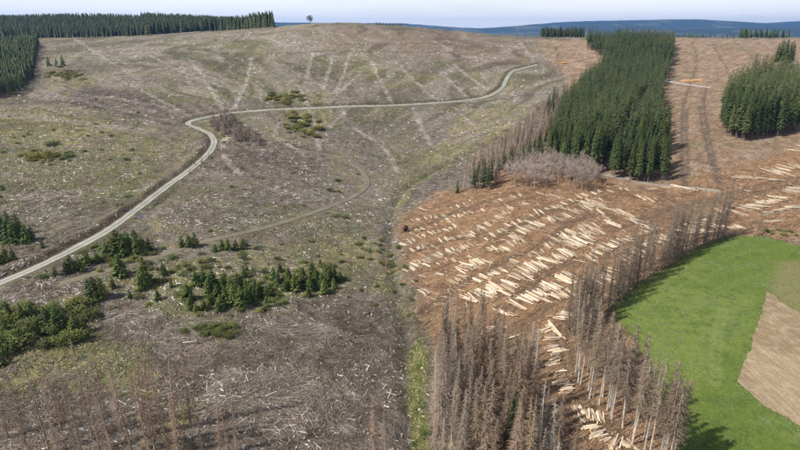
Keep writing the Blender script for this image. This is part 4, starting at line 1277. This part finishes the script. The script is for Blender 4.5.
# rows of heaps: pixel polyline, image direction of the logs, spacing of heaps in pixels, logs in a heap, length in metres
DR = (10, 5.2)
ROWS = [
    ([(413, 221), (430, 218), (444, 216)], DR, 6, 3, 3.2), ([(404, 245), (425, 236), (445, 230), (458, 225)], DR, 5.5, 4, 3.4), ([(452, 209), (465, 206), (478, 196)], DR, 6, 3, 3.2),
    ([(420, 210), (430, 210)], (10, 3), 6, 2, 4), ([(461, 217), (475, 214), (486, 210)], DR, 6, 3, 3.6), ([(510, 188), (528, 185)], (10, -2), 7, 2, 5), ([(497, 204), (512, 199), (522, 196)], DR, 6, 3, 4),
    ([(541, 196), (556, 199)], (10, 2.6), 7, 4, 6.5), ([(470, 235), (484, 228), (500, 216), (515, 209), (530, 203)], DR, 5.5, 4, 4.6),
    ([(513, 238), (530, 226), (545, 222), (560, 218), (575, 213), (588, 206), (602, 203)], DR, 5, 5, 6), ([(556, 240), (575, 232), (590, 228), (600, 226)], DR, 5, 5, 6.5), ([(584, 205), (600, 206), (608, 210)], (10, 2.8), 5, 4, 9),
    ([(407, 269), (420, 263), (435, 258), (445, 254), (455, 251), (465, 247), (472, 244)], DR, 4.6, 5, 3.6), ([(424, 277), (446, 272)], (10, 1), 8, 3, 3.5), ([(455, 281), (465, 276)], DR, 5, 4, 4), ([(458, 269), (475, 263), (488, 260)], DR, 5.5, 4, 6),
    ([(425, 293), (434, 292)], DR, 4, 4, 4), ([(464, 300), (480, 294), (495, 290), (503, 287)], DR, 4.6, 5, 6), ([(488, 250), (500, 249), (508, 245), (524, 241)], DR, 6, 3, 4.6),
    ([(503, 292), (515, 284), (525, 272), (540, 266), (550, 260), (562, 255), (575, 244), (588, 236), (600, 231)], DR, 4.3, 6, 6.5), ([(513, 307), (530, 299), (550, 289), (565, 282), (573, 277)], DR, 4.6, 5, 6.0),
    ([(558, 322), (568, 317)], (10, 1.5), 5, 5, 3.6), ([(549, 332), (552, 345), (555, 360), (560, 380), (566, 397)], (10, -2.0), 4.5, 4, 3.4),
    ([(551, 330), (557, 333)], (10, 8.5), 5, 1, 7), ([(488, 330), (500, 326)], (10, -1.5), 8, 3, 5.5), ([(497, 343), (506, 340)], (10, -3), 8, 2, 5), ([(576, 412), (586, 417), (598, 419)], (4, 10), 4.5, 5, 3.0), ([(580, 424), (584, 423)], (10, 6), 5, 4, 2.6),
    ([(590, 430), (598, 437), (606, 439)], (10, -5), 6, 4, 3.2), ([(612, 446), (620, 447)], (6, -10), 6, 4, 3.4), ([(626, 446), (634, 449)], (8, 7), 6, 3, 3.4),
    ([(612, 191), (628, 188)], DR, 8, 2, 4), ([(642, 199), (652, 203)], (10, 4.2), 8, 2, 7), ([(655, 189), (668, 189)], (10, 0.5), 8, 2, 5), ([(672, 186.5), (690, 189)], (10, 1.2), 9, 1, 9),
    ([(618, 212), (630, 217), (640, 222)], (10, 4.5), 4.5, 5, 7.5), ([(600, 214), (608, 220), (618, 227)], DR, 4.5, 4, 6), ([(612, 246), (635, 236), (655, 228)], DR, 5, 4, 5), ([(585, 262), (600, 252), (615, 246)], DR, 5, 4, 5),
    ([(752, 178), (766, 179)], (10, 1.0), 6, 2, 12), ([(770, 172), (785, 170), (802, 164)], (10, 2.4), 5, 3, 8), ([(750, 206), (768, 202), (784, 196), (802, 187)], (10, 2.2), 5, 4, 6.5), ([(735, 211), (745, 207)], (10, 3.5), 6, 3, 8),
    ([(764, 214), (780, 210), (795, 205)], (10, 0), 7, 2, 5), ([(770, 221), (782, 221)], (10, -0.5), 7, 2, 6), ([(690, 226), (706, 220), (725, 208)], (10, 2.5), 5, 4, 6), ([(660, 240), (680, 235), (705, 231)], (10, 3), 5, 4, 6),
    ([(715, 226), (735, 228), (748, 228)], (10, 1.5), 6, 3, 6), ([(625, 262), (645, 250), (665, 243)], DR, 5, 3, 5), ([(412, 252), (440, 242), (462, 236), (480, 228)], DR, 7, 3, 3.2), ([(430, 266), (455, 261), (480, 252)], DR, 8, 2, 3.5), ([(440, 222), (470, 212)], DR, 7, 2, 3), ([(488, 238), (520, 219), (545, 211), (565, 204)], DR, 6, 3, 3.6), ([(530, 256), (548, 247), (570, 238)], DR, 6.5, 3, 4.5), ([(478, 281), (500, 272), (520, 262)], DR, 7, 3, 4.5), ([(545, 303), (562, 297), (573, 292)], DR, 5.5, 4, 4.5), ([(560, 208), (580, 198), (600, 194)], DR, 7, 3, 4.5), ([(415, 231), (430, 227), (450, 219)], DR, 7, 2, 3), ([(500, 310), (512, 316)], DR, 6, 3, 4), ([(600, 285), (615, 272), (630, 262)], DR, 5.5, 3, 5), ([(795, 150), (808, 147)], (10, 2), 6, 3, 8),
]
LOGS = []
rl = np.random.default_rng(41)
for pts, dr2, sp, nlog, Ln in ROWS:
    a = np.array(pts, float); s = np.concatenate([[0], np.cumsum(np.hypot(*np.diff(a, axis=0).T))])
    q = np.arange(0, s[-1] + 0.1, sp)
    for qq in q:
        cx = np.interp(qq, s, a[:, 0]) + rl.normal() * 1.0; cy = np.interp(qq, s, a[:, 1]) + rl.normal() * 0.8
        if rl.random() < 0.05: continue
        w2 = pix([cx, cx + dr2[0] * 0.5, cx - dr2[0] * 0.5], [cy, cy + dr2[1] * 0.5, cy - dr2[1] * 0.5])
        dv = w2[1] - w2[2]; yaw0 = math.atan2(dv[1], dv[0]) + rl.normal() * 0.12
        n_ = max(1, int(nlog + 1 + rl.integers(-2, 3) + (2 if pts[0][0] > 730 else 0))); L_ = Ln * rl.uniform(0.75, 1.25)
        # heap: lower layer side by side, a few on top
        lower = max(1, int(math.ceil(n_ * 0.65))); rad = rl.uniform(0.15, 0.21)
        for k in range(n_):
            if k < lower: off = (k - (lower - 1) / 2) * rad * 2.25; lay = 0
            else: off = (k - lower - (n_ - lower - 1) / 2) * rad * 2.4 + rad; lay = 1
            yaw = yaw0 + rl.normal() * 0.10; sh = rl.normal() * L_ * 0.13
            x = w2[0][0] - math.sin(yaw0) * off + math.cos(yaw0) * sh; y = w2[0][1] + math.cos(yaw0) * off + math.sin(yaw0) * sh
            LOGS.append((x, y, yaw, L_ * rl.uniform(0.85, 1.1), rad * rl.uniform(0.8, 1.2), lay))
# loose logs between the rows
for k in range(1100):
    px = rl.uniform(403, 800); py = rl.uniform(165, 305)
    p = pix([px], [py])[0]
    if not inside(P_LOGF, p[:1], p[1:])[0] or inside(P_MEADOW, p[:1], p[1:])[0] or inside(P_GROVE, p[:1], p[1:])[0]: continue
    LOGS.append((p[0], p[1], rl.normal() * 0.6 - 1.0, rl.uniform(0.8, 3.2), rl.uniform(0.07, 0.14), 0))
LOGS = np.array(LOGS)
TREES_XY = np.vstack([ROW2[::1], ROW1])


def log_matrix(x, y, yaw, L, rad, lay, sink=0.1):
    dx, dy = math.cos(yaw) * L * 0.5, math.sin(yaw) * L * 0.5
    z0 = float(gz(x - dx, y - dy)); z1 = float(gz(x + dx, y + dy)); zc = max((z0 + z1) / 2, float(gz(x, y)) - 0.05)
    z = zc + rad * (0.8 + 1.6 * lay)
    X = Vector((2 * dx, 2 * dy, z1 - z0)).normalized(); Yv = Vector((0, 0, 1)).cross(X).normalized(); Z = X.cross(Yv)
    m = Matrix((X, Yv, Z)).transposed().to_4x4()
    m.translation = (x, y, z)
    return m @ Matrix.Diagonal((L, rad, rad, 1))


size = LOGS[:, 3] * LOGS[:, 4] / (LOGS[:, 0] ** 2 + LOGS[:, 1] ** 2 + 75 ** 2)
order = np.argsort(-size)
mats = {}


def log_label(x, y):
    rx_ = x / y; px = 400 + rx_ * (F * CP)
    if y < 108: return 'short pale log in the crossed heaps on the bare soil beside the tall trunks', 'logs in the lowest heaps'
    if y < 143 and x > 30: return 'short cream log in the stacks along the trail between the dead stands', 'logs along the trail'
    if x > 95: return 'long pale log on the felled ground at the right above the meadow', 'logs above the meadow'
    if y > 225: return 'pale log in the upper heaps of the log field below the leafless grove', 'logs in the upper rows'
    return 'cream-coloured peeled log in the wide rows of heaps in the log field', 'logs in the lower rows of the log field'


big = MB(); nb_ = 0
for q, i in enumerate(order):
    x, y, yaw, L_, rad, lay = LOGS[i]
    m = log_matrix(x, y, yaw, L_, rad, lay)
    if q < 300:
        lab, grp = log_label(x, y)
        tag(link('log', LOGM[q % 6], None, mat4=m), lab, 'log', grp)
    else:
        V, T, C = LOGA[q % 6]; A = np.array(m)
        big.add(V @ A[:3, :3].T + A[:3, 3], T, C * (0.5 + 0.7 * rl.random()))
tag(link('felled_logs', big.mesh('felled_logs', M_LOG)), 'many more pale felled logs lying in rows over the brown ground', 'logs', None, 'stuff')


# roadside stacks of orange logs
def log_stack(px, py, length, nrow, nlay, L_, yaw, label):
    x, y = px1(px, py)
    e = bpy.data.objects.new('log_stack', None); COL.objects.link(e); z = float(gz(x, y)); e.location = (x, y, z)
    tag(e, label, 'log stack')
    r = np.random.default_rng(int(px))
    me = bpy.data.meshes.get('stack_log')
    if me is None:
        V, T, C = LOGA[1]; mb = MB(); mb.add(V, T, C * np.array([0.9, 0.74, 0.56])); me = mb.mesh('stack_log', M_LOG)
    for l in range(nlay):
        for k in range(nrow - l):
            u = (k + l * 0.5 - (nrow - 1) / 2) * length / nrow; rad = length / nrow / 2
            bx = math.cos(yaw) * u; by = math.sin(yaw) * u
            dz = float(gz(x + bx, y + by)) - z
            m = Matrix.Translation((bx, by, dz + rad * (0.9 + 1.75 * l))) @ Matrix.Rotation(yaw + math.pi / 2 + r.normal() * 0.02, 4, 'Z') @ Matrix.Diagonal((L_ * r.uniform(0.93, 1.05), rad, rad, 1))
            o = bpy.data.objects.new('log', me); COL.objects.link(o); o.parent = e; o.matrix_local = m
    return e


log_stack(691, 81.5, 20, 32, 3, 4.5, -0.25, 'long orange stack of cut logs beside the lane on the right felled slope')
log_stack(563, 63.5, 12, 20, 3, 4.0, 0.05, 'small orange stack of cut logs on the slope left of the big spruce block')

# ------------------------------------------------------------------ weathered wood, stumps and brushwood on the left slope
rs = np.random.default_rng(51)


def pix_many(px, py):
    return pix(px, py, GZ)


WCOL = np.array([(0.47, 0.43, 0.38), (0.36, 0.32, 0.28), (0.58, 0.54, 0.48), (0.26, 0.215, 0.175), (0.40, 0.33, 0.26)])


def dist_ok(p, dmin=3.2):
    return (pdist(ROAD[::4], p[:, 0], p[:, 1])[0] > dmin) & (pdist(TRACK[::4], p[:, 0], p[:, 1])[0] > dmin * 0.7)


def tri_scatter(n, x0, x1, y0, y1, pw=1.0):
    px = rs.uniform(x0, x1, n); py = y0 + (y1 - y0) * rs.random(n) ** pw
    return pix_many(px, py)


p = tri_scatter(4600, -10, 560, 40, 455, 1.25)
k = ~inside(P_BROWN, p[:, 0], p[:, 1]) & dist_ok(p) & ~inside(P_LEFT, p[:, 0], p[:, 1]) & (p[:, 1] < 870)
dens = 0.35 + 0.65 * (fbm(p[:, 0], p[:, 1], 22, 3, 140) > 0.5)
k &= rs.random(len(p)) < dens
p = p[k]
d = np.hypot(p[:, 0], p[:, 1])
L_ = rs.uniform(0.5, 1.0, len(p)) * rs.choice([1, 1, 1.4, 3.0], len(p)) * (0.8 + d / 420); rad = rs.uniform(0.07, 0.15, len(p)) * (0.7 + d / 260)
lo = np.argsort(d)
wm = []
for i in range(4):
    V, T, C = LOGA[i]; mb = MB(); mb.add(V, T, WCOL[[0, 2, 1, 4][i]][None] * (0.85 + 0.3 * rs.random((len(V), 1)))); wm.append((mb.mesh('weathered_log', M_WOOD), mb.arrays()))
rest = MB()
for q, i in enumerate(lo):
    yaw = rs.uniform(0, 6.28)
    m = log_matrix(p[i, 0], p[i, 1], yaw, L_[i], rad[i], 0)
    if q < 300:
        y_ = p[i, 1]
        if y_ < 125: lab, grp = 'grey weathered log among the brushwood near the bottom edge', 'weathered logs near the bottom'
        elif y_ < 185: lab, grp = 'grey weathered log lying round the green thicket and lower road', 'weathered logs round the thicket'
        else: lab, grp = 'grey weathered log on the slope beside the dirt track', 'weathered logs by the dirt track'
        tag(link('weathered_log', wm[q % 4][0], None, mat4=m), lab, 'log', grp)
    else:
        break


def stump_proto(i):
    r = np.random.default_rng(700 + i); n = 9; ang = np.arange(n) * 2 * math.pi / n
    mb = MB(); w = 1 + 0.25 * r.random(n)
    A = np.column_stack([np.cos(ang) * 1.5 * w, np.sin(ang) * 1.5 * w, np.full(n, -0.6)]); B = np.column_stack([np.cos(ang), np.sin(ang), np.full(n, 0.5)]); Cc = np.column_stack([np.cos(ang) * .95, np.sin(ang) * .95, 1.0 + 0.1 * r.random(n)])
    T = []
    for s in range(2):
        for k in range(n):
            a, b = s * n + k, s * n + (k + 1) % n
            T += [(a, b, a + n), (b, b + n, a + n)]
    mb.add(np.vstack([A, B, Cc]), T, np.array([(0.20, 0.165, 0.135), (0.17, 0.14, 0.11), (0.24, 0.2, 0.17)][i % 3]))
    mb.add(Cc, [(0, k, k + 1) for k in range(1, n - 1)], np.array([(0.36, 0.31, 0.25), (0.30, 0.26, 0.22), (0.42, 0.37, 0.31)][i % 3]))
    return mb


SM = [stump_proto(i) for i in range(3)]; SMM = [s.mesh('stump', M_WOOD) for s in SM]; SMA = [s.arrays() for s in SM]
rest = MB()
p = tri_scatter(3000, -10, 820, 40, 455, 0.7 if False else 1.25)
k = dist_ok(p) & ~inside(P_LEFT, p[:, 0], p[:, 1]) & (p[:, 1] < 870) & ~inside(P_MEADOW, p[:, 0], p[:, 1]) & ~inside(P_MAIN, p[:, 0], p[:, 1]) & ~inside(P_RIGHT, p[:, 0], p[:, 1]) & ~inside(P_VALG, p[:, 0], p[:, 1])
p = p[k]; d = np.hypot(p[:, 0], p[:, 1])
for q, i in enumerate(np.argsort(d)):
    x, y = p[i]; s = rs.uniform(0.12, 0.22) * (0.8 + d[i] / 350); h = s * rs.uniform(0.7, 1.3)
    if q < 300:
        rt_ = inside(P_BROWN, p[i:i + 1, 0], p[i:i + 1, 1])[0]
        lab, grp = ('cut stump on the brown felled ground', 'stumps on the brown ground') if rt_ else ('grey cut stump on the left slope', 'stumps on the left slope')
        o = link('tree_stump', SMM[q % 3], None, (x, y, float(gz(x, y))), rs.uniform(0, 6), (s, s, h)); tag(o, lab, 'stump', grp)
    else:
        V, T, C = SMA[q % 3]; rest.add(V * np.array([s, s, h]) + np.array([x, y, float(gz(x, y))]), T, C)
tag(link('stump_field', rest.mesh('stump_field', M_WOOD)), 'countless small cut stumps spread over the felled slopes', 'stumps', None, 'stuff')


def brush(name, n, box, keepf, cols, lmin, lmax, rmin, rmax, label, growth, flow=None, pw=1.0, up=0.35, zoff=0.35):
    P = tri_scatter(n, *box, pw)
    P = P[keepf(P)]
    d = np.hypot(P[:, 0], P[:, 1]); m = len(P)
    L = rs.uniform(lmin, lmax, m) * (1 + d * growth); R = rs.uniform(rmin, rmax, m) * (1 + d * growth * 1.6)
    fl = fbm(P[:, 0], P[:, 1], 14, 2, 150) * 9.0 if flow is None else np.full(m, flow)
    yaw = fl + rs.normal(size=m) * 0.55
    dx = np.cos(yaw) * L / 2; dy = np.sin(yaw) * L / 2
    z0 = gz(P[:, 0] - dx, P[:, 1] - dy) + rs.random(m) * zoff * np.minimum(1, 0.5 + L / 4) - 0.02; z1 = gz(P[:, 0] + dx, P[:, 1] + dy) + rs.random(m) * zoff + (rs.random(m) < 0.15) * rs.random(m) * up
    V, T = sticks(np.column_stack([P[:, 0] - dx, P[:, 1] - dy, z0]), np.column_stack([P[:, 0] + dx, P[:, 1] + dy, z1]), R, R * 0.45, 3)
    C = np.repeat(np.array(cols)[rs.integers(0, len(cols), m)] * (0.6 + 0.75 * rs.random((m, 1))), 6, 0)
    return tag(link(name, mesh_np(name, V, T, C, M_WOOD)), label, 'brushwood', None, 'stuff')


GREYS = [(0.34, 0.29, 0.25), (0.26, 0.21, 0.175), (0.42, 0.375, 0.34), (0.20, 0.155, 0.125), (0.30, 0.24, 0.19), (0.24, 0.20, 0.175), (0.42, 0.38, 0.34), (0.30, 0.225, 0.165), (0.10, 0.075, 0.06), (0.55, 0.51, 0.46), (0.13, 0.10, 0.08)]


def k_left(P):
    g = np.max([inside(q, P[:, 0], P[:, 1]).astype(float) for q in P_GREEN], 0)
    sl = np.max([inside(q, P[:, 0], P[:, 1]).astype(float) for q in P_SLASH], 0)
    pr = 0.30 + 0.45 * sst(0.40, 0.62, fbm(P[:, 0], P[:, 1], 18, 3, 160)) + 0.6 * sl - 0.45 * g
    pr = pr * np.where(np.max([inside(q, P[:, 0], P[:, 1]).astype(float) for q in P_STRAW], 0) > 0, 0.35, 1.0)
    return ~inside(P_BROWN, P[:, 0], P[:, 1]) & dist_ok(P, 3.4) & (rs.random(len(P)) < pr) & (P[:, 1] < 870) & ~inside(P_LEFT, P[:, 0], P[:, 1]) & ~inside(P_VALG, P[:, 0], P[:, 1])


def k_dw(P):
    fn_, fw_ = fan(P[:, 0], P[:, 1])
    pr = 0.12 + 0.5 * (fbm(P[:, 0], P[:, 1], 22, 3, 140) > 0.52) * (1 - 0.6 * fw_) + 0.75 * fw_ * sst(0.5, 0.62, fn_)
    return ~inside(P_BROWN, P[:, 0], P[:, 1]) & dist_ok(P) & ~inside(P_LEFT, P[:, 0], P[:, 1]) & (P[:, 1] < 870) & (P[:, 1] > 135) & (rs.random(len(P)) < pr)


brush('scattered_deadwood', 24000, (-10, 560, 32, 330), k_dw, [(0.66, 0.62, 0.57), (0.50, 0.46, 0.41), (0.74, 0.71, 0.66), (0.40, 0.35, 0.30)], 0.3, 1.2, 0.06, 0.13, 'countless pale grey offcuts strewn over the left hillside', 0.0026, None, 1.0, 0.2, 0.15)
brush('brushwood', 98000, (-15, 470, 60, 460), k_left, GREYS, 0.5, 2.4, 0.010, 0.028, 'grey brushwood and branches covering the left hillside', 0.0042)
BROWNS = [(0.34, 0.21, 0.125), (0.26, 0.15, 0.09), (0.42, 0.28, 0.17), (0.19, 0.115, 0.075), (0.30, 0.20, 0.13), (0.50, 0.36, 0.23)]


def k_right(P):
    x, y = P[:, 0], P[:, 1]
    m = np.ones(len(x), bool)
    for L in SKID: m &= (pdist(L[::3], x, y)[0] > 2.2) | (rs.random(len(x)) < 0.25)
    return m & inside(P_BROWN, x, y) & ~inside(P_MEADOW, x, y) & (P[:, 1] < 870) & ~inside(P_MAIN, x, y) & ~inside(P_RIGHT, x, y) & (pdist(FROAD1, x, y)[0] > 2.6) & (pdist(FROAD2, x, y)[0] > 3) & (rs.random(len(x)) < 0.35 + 0.65 * inside(P_LOGF, x, y))


brush('brown_brash', 42000, (398, 815, 45, 460), k_right, BROWNS, 0.5, 2.2, 0.014, 0.034, 'reddish-brown branches littering the felled ground round the logs', 0.0042, 0.75)


def k_pale(P):
    x, y = P[:, 0], P[:, 1]; m = np.zeros(len(x), bool)
    for L in PALE: m |= pdist(L[::2], x, y)[0] < 3.6 * fbm(x, y, 7, 3, 50)
    return m & dist_ok(P, 3.4)


brush('pale_brash', 30000, (70, 545, 34, 180), k_pale, [(0.46, 0.41, 0.36), (0.38, 0.33, 0.28), (0.55, 0.5, 0.45), (0.28, 0.23, 0.19)], 0.7, 2.2, 0.02, 0.04, 'pale strips of branches running down the left hill', 0.0045)

# ------------------------------------------------------------------ grass tufts
def tufts(name, n, keepf, box, cols, h, label):
    P = tri_scatter(n, *box); P = P[keepf(P)]; m = len(P)
    per = 4; bi = np.repeat(np.arange(m), per); k = m * per
    a = rs.random(k) * 6.283; d = np.hypot(P[:, 0], P[:, 1])[bi]
    hh = h * rs.uniform(0.5, 1.3, k) * (1 + d / 400)
    b = np.column_stack([P[bi] + rs.normal(size=(k, 2)) * 0.12, gz(P[bi, 0], P[bi, 1]) + (0.08 if name == 'meadow_tufts' else -0.03)])
    q = b + np.column_stack([np.cos(a) * hh * 0.6, np.sin(a) * hh * 0.6, hh])
    V, T = spikes(b, q, 0.05 * (1 + d / 200))
    C = np.repeat(np.repeat(np.array(cols)[rs.integers(0, len(cols), m)], per, 0) * (0.75 + 0.5 * rs.random((k, 1))), 4, 0)
    return tag(link(name, mesh_np(name, V, T, C, M_GRASS)), label, 'grass', None, 'stuff')


def k_grass(P):
    x, y = P[:, 0], P[:, 1]; pr = np.zeros(len(x)) + 0.10 * (fbm(x, y, 12, 3, 170) > 0.52)
    for q in P_GREEN: pr = np.maximum(pr, 0.7 * inside(q, x, y) * (fbm(x, y, 5, 2, 171) > 0.42))
    for q in P_STRAW: pr = np.maximum(pr, 0.8 * inside(q, x, y))
    pr = np.maximum(pr, 1.0 * inside(P_VALG, x, y))
    return (rs.random(len(x)) < pr) & dist_ok(P, 2.9) & (~inside(P_BROWN, x, y) | inside(P_VALG, x, y)) & (y < 860)


tufts('wild_grass', 52000, k_grass, (-10, 470, 95, 460), [(0.13, 0.15, 0.045), (0.20, 0.19, 0.07), (0.30, 0.26, 0.13), (0.10, 0.135, 0.035), (0.34, 0.30, 0.17)], 0.32, 'rough green and straw-coloured grass on the left slope')

def k_heather(P):
    x, y = P[:, 0], P[:, 1]
    pr = 0.75 * sst(0.52, 0.62, fbm(x, y, 8, 3, 180))
    return (rs.random(len(x)) < pr) & dist_ok(P, 3.0) & ~inside(P_BROWN, x, y) & (y < 860) & ~inside(P_LEFT, x, y)


tufts('heather', 26000, k_heather, (-10, 560, 36, 420), [(0.05, 0.048, 0.028), (0.065, 0.07, 0.03), (0.08, 0.06, 0.04), (0.055, 0.065, 0.025)], 0.34, 'dark heather and bilberry tufts dotted over the left hillside')


def k_margin(P):
    x, y = P[:, 0], P[:, 1]
    d1 = pdist(P_MEADOW, x, y, True)[0]; d2 = pdist(P_TILLED, x, y, True)[0]
    return (d1 < 1.6) | (d2 < 1.0)


tufts('meadow_margin', 26000, k_margin, (600, 812, 228, 455), [(0.10, 0.13, 0.035), (0.16, 0.165, 0.06), (0.24, 0.21, 0.10), (0.08, 0.115, 0.03)], 0.3, 'ragged long grass along the edges of meadow and tilled field')

def k_mead(P):
    x, y = P[:, 0], P[:, 1]
    return inside(P_MEADOW, x, y) & ~inside(P_TILLED, x, y) & (rs.random(len(x)) < 0.25 + 0.75 * (fbm(x, y, 3.0, 3, 195) > 0.5))


tufts('meadow_tufts', 15000, k_mead, (612, 812, 236, 456), [(0.075, 0.12, 0.025), (0.14, 0.18, 0.05), (0.07, 0.105, 0.022), (0.16, 0.19, 0.065), (0.10, 0.16, 0.03)], 0.16, 'short uneven tufts of grass all over the green meadow')

# ------------------------------------------------------------------ odd things
def root_plate(px, py):
    x, y = px1(px, py); r = np.random.default_rng(9)
    e = bpy.data.objects.new('root_plate', None); COL.objects.link(e); e.location = (x, y, float(gz(x, y))); e.rotation_euler = (0, 0, 0.5)
    tag(e, 'dark upturned root plate at the left corner of the log field', 'root plate')
    n = 18; mb = MB(); a = np.arange(n) * 2 * math.pi / n; rad = 1.5 * (0.75 + 0.4 * r.random(n))
    F_ = np.column_stack([np.cos(a) * rad, np.full(n, -0.35) + 0.2 * r.random(n), 1.25 + np.sin(a) * rad * 0.9]); B_ = F_ * np.array([0.7, 0, 0.7]) + np.array([0, 0.5, 0.4])
    V = np.vstack([F_, B_, [[0, -0.6, 1.25]], [[0, 0.7, 1.25]]]); T = []
    for k in range(n):
        j = (k + 1) % n; T += [(k, j, n + k), (j, n + j, n + k), (2 * n, j, k), (2 * n + 1, n + k, n + j)]
    mb.add(V, T, np.array((0.085, 0.056, 0.04))); link('soil_plate', mb.mesh('soil_plate', M_WOOD), e)
    mb = MB(); k = 26; a = r.random(k) * 6.283; p0 = np.column_stack([np.cos(a) * .7, np.full(k, -0.3), 1.25 + np.sin(a) * .7]); p1 = np.column_stack([np.cos(a) * rr(r, 1.4, 2.1, k), rr(r, -0.9, 0.2, k), 1.25 + np.sin(a) * rr(r, 1.2, 1.7, k)])
    V, T = spikes(p0, p1, 0.09); mb.add(V, T, np.array((0.10, 0.06, 0.04))); link('roots', mb.mesh('roots', M_WOOD), e)
    mb = MB(); V, T = sticks([[0, 0.4, 1.2]], [[0.2, 3.2, 0.5]], 0.28, 0.22, 8, True); mb.add(V, T, np.array((0.20, 0.14, 0.1))); link('trunk', mb.mesh('fallen_trunk', M_WOOD), e)


root_plate(405, 231)


def snag(px, py):
    x, y = px1(px, py); r = np.random.default_rng(3)
    e = bpy.data.objects.new('broken_snag', None); COL.objects.link(e); e.location = (x, y, float(gz(x, y)))
    tag(e, 'broken grey snag with a fallen cross log above the brushwood', 'snag')
    mb = MB(); V, T = sticks([[0, 0, -0.3], [0.03, 0, 1.8]], [[0.03, 0, 1.8], [0.0, 0.05, 3.6]], [0.2, 0.17], [0.17, 0.1], 7, True); mb.add(V, T, np.array((0.24, 0.19, 0.15))); link('trunk', mb.mesh('snag_trunk', M_WOOD), e)
    mb = MB(); V, T = sticks([[-3.6, -0.2, 0.55]], [[0.8, 0.1, 0.9]], 0.15, 0.11, 6, True); mb.add(V, T, np.array((0.42, 0.37, 0.32))); link('cross_log', mb.mesh('cross_log', M_WOOD), e)


snag(197, 344)

M_POLE = tint_mat('pole_timber', (0.20, 0.17, 0.15), 0.9, 0.15, 1.0, 0)
M_BLUE = tint_mat('blue_plastic', (0.03, 0.14, 0.55), 0.45, 0.08, 3.0, 0, 0.4)
M_WHITE = tint_mat('turbine_white', (0.72, 0.73, 0.75), 0.5, 0.04, 0.02, 0)


def utility_pole(px):
    x, y = px1(px, 39.0); y = min(y, 880.0)
    e = bpy.data.objects.new('utility_pole', None); COL.objects.link(e); e.location = (x, y, float(gz(x, y)))
    tag(e, 'thin power line pole with crossarm on the skyline beside the lane', 'utility pole')
    for dx in (-1.1, 1.1):
        mb = MB(); V, T = sticks([[dx, 0, -0.5]], [[dx, 0, 19]], 0.26, 0.2, 7, True); mb.add(V, T, np.array((0.2, 0.17, 0.15))); link('post', mb.mesh('post', M_POLE), e)
    mb = MB(); V, T = sticks([[-4.2, 0.25, 16.6]], [[4.2, 0.25, 16.6]], 0.2, 0.2, 4, True); mb.add(V, T, np.array((0.2, 0.17, 0.15))); link('crossarm', mb.mesh('crossarm', M_POLE), e)
    for dx in (-3.6, 0, 3.6):
        mb = MB(); V, T = sticks([[dx, 0.25, 15.0]], [[dx, 0.25, 16.4]], 0.13, 0.13, 6, True); mb.add(V, T, np.array((0.3, 0.3, 0.3))); link('insulator', mb.mesh('insulator', M_POLE), e)


utility_pole(517)


def turbine(px, Y, h, rot, label):
    u = (px - 400) / (F * CP + 193 * SP); x = u * Y
    e = bpy.data.objects.new('wind_turbine', None); COL.objects.link(e); e.location = (x, Y, float(gz(x, Y)) - 1)
    tag(e, label, 'wind turbine', 'wind turbines on the far hills')
    g = np.array((0.7, 0.7, 0.7))
    mb = MB(); V, T = sticks([[0, 0, 0]], [[0, 0, h]], 4.0, 2.6, 10); mb.add(V, T, g); link('tower', mb.mesh('tower', M_WHITE), e)
    mb = MB(); V, T = sticks([[0, -6, h + 1]], [[0, 7, h + 1]], 3.4, 2.6, 8, True); mb.add(V, T, g); link('nacelle', mb.mesh('nacelle', M_WHITE), e)
    for k in range(3):
        a = rot + k * 2.094
        mb = MB(); V, T = sticks([[0, -7, h + 1]], [[math.cos(a) * h * 0.5, -7, h + 1 + math.sin(a) * h * 0.5]], 2.6, 0.8, 5, True); mb.add(V, T, g); link('blade', mb.mesh('blade', M_WHITE), e)


for px, rot, lab in ((740, 0.4, 'leftmost tiny wind turbine on the far blue hills at the right'), (746, 1.1, 'second tiny wind turbine from the left on the far blue hills'), (753, 0.1, 'third tiny wind turbine from the left on the far blue hills'), (759, 0.8, 'rightmost tiny wind turbine on the far blue hills')):
    turbine(px, 11200, 112, rot, lab)


def drum(px, py):
    x, y = px1(px, py)
    e = bpy.data.objects.new('blue_drum', None); COL.objects.link(e); e.location = (x, y, float(gz(x, y)))
    tag(e, 'small bright blue container on the verge of the gravel road', 'container')
    b = np.array((0.03, 0.14, 0.55))
    mb = MB(); V, T = sticks([[0, 0, -0.1]], [[0, 0, 1.0]], 0.34, 0.34, 14, True); mb.add(V, T, b); link('body', mb.mesh('drum_body', M_BLUE), e)
    for z in (0.3, 0.65, 0.97):
        mb = MB(); V, T = sticks([[0, 0, z]], [[0, 0, z + 0.06]], 0.37, 0.37, 14, True); mb.add(V, T, b); link('hoop', mb.mesh('hoop', M_BLUE), e)


drum(141, 217.5)

# ------------------------------------------------------------------ haze
def haze(dens, col):
    x0, x1, y0, y1, z0, z1 = -22500, 22500, -400, 18000, float(GZ.min()) - 1.5, float(max(GZ.max(), CAM_Z)) + 130
    V = np.array([(x, y, z) for z in (z0, z1) for y in (y0, y1) for x in (x0, x1)], float)
    Fq = np.array([(0, 2, 3, 1), (4, 5, 7, 6), (0, 1, 5, 4), (2, 6, 7, 3), (0, 4, 6, 2), (1, 3, 7, 5)])
    m = bpy.data.materials.new('haze_air'); m.use_nodes = True
    n = m.node_tree.nodes; n.remove(n['Principled BSDF'])
    pv = n.new('ShaderNodeVolumePrincipled'); pv.inputs['Color'].default_value = (*col, 1); pv.inputs['Density'].default_value = dens; pv.inputs['Anisotropy'].default_value = 0.2
    m.node_tree.links.new(pv.outputs['Volume'], n['Material Output'].inputs['Volume'])
    o = link('haze', mesh_np('haze', V, Fq, None, m)); tag(o, 'thin blue air haze over the whole landscape', None, None, 'stuff')


haze(HAZE_D, (0.20, 0.45, 1.0))
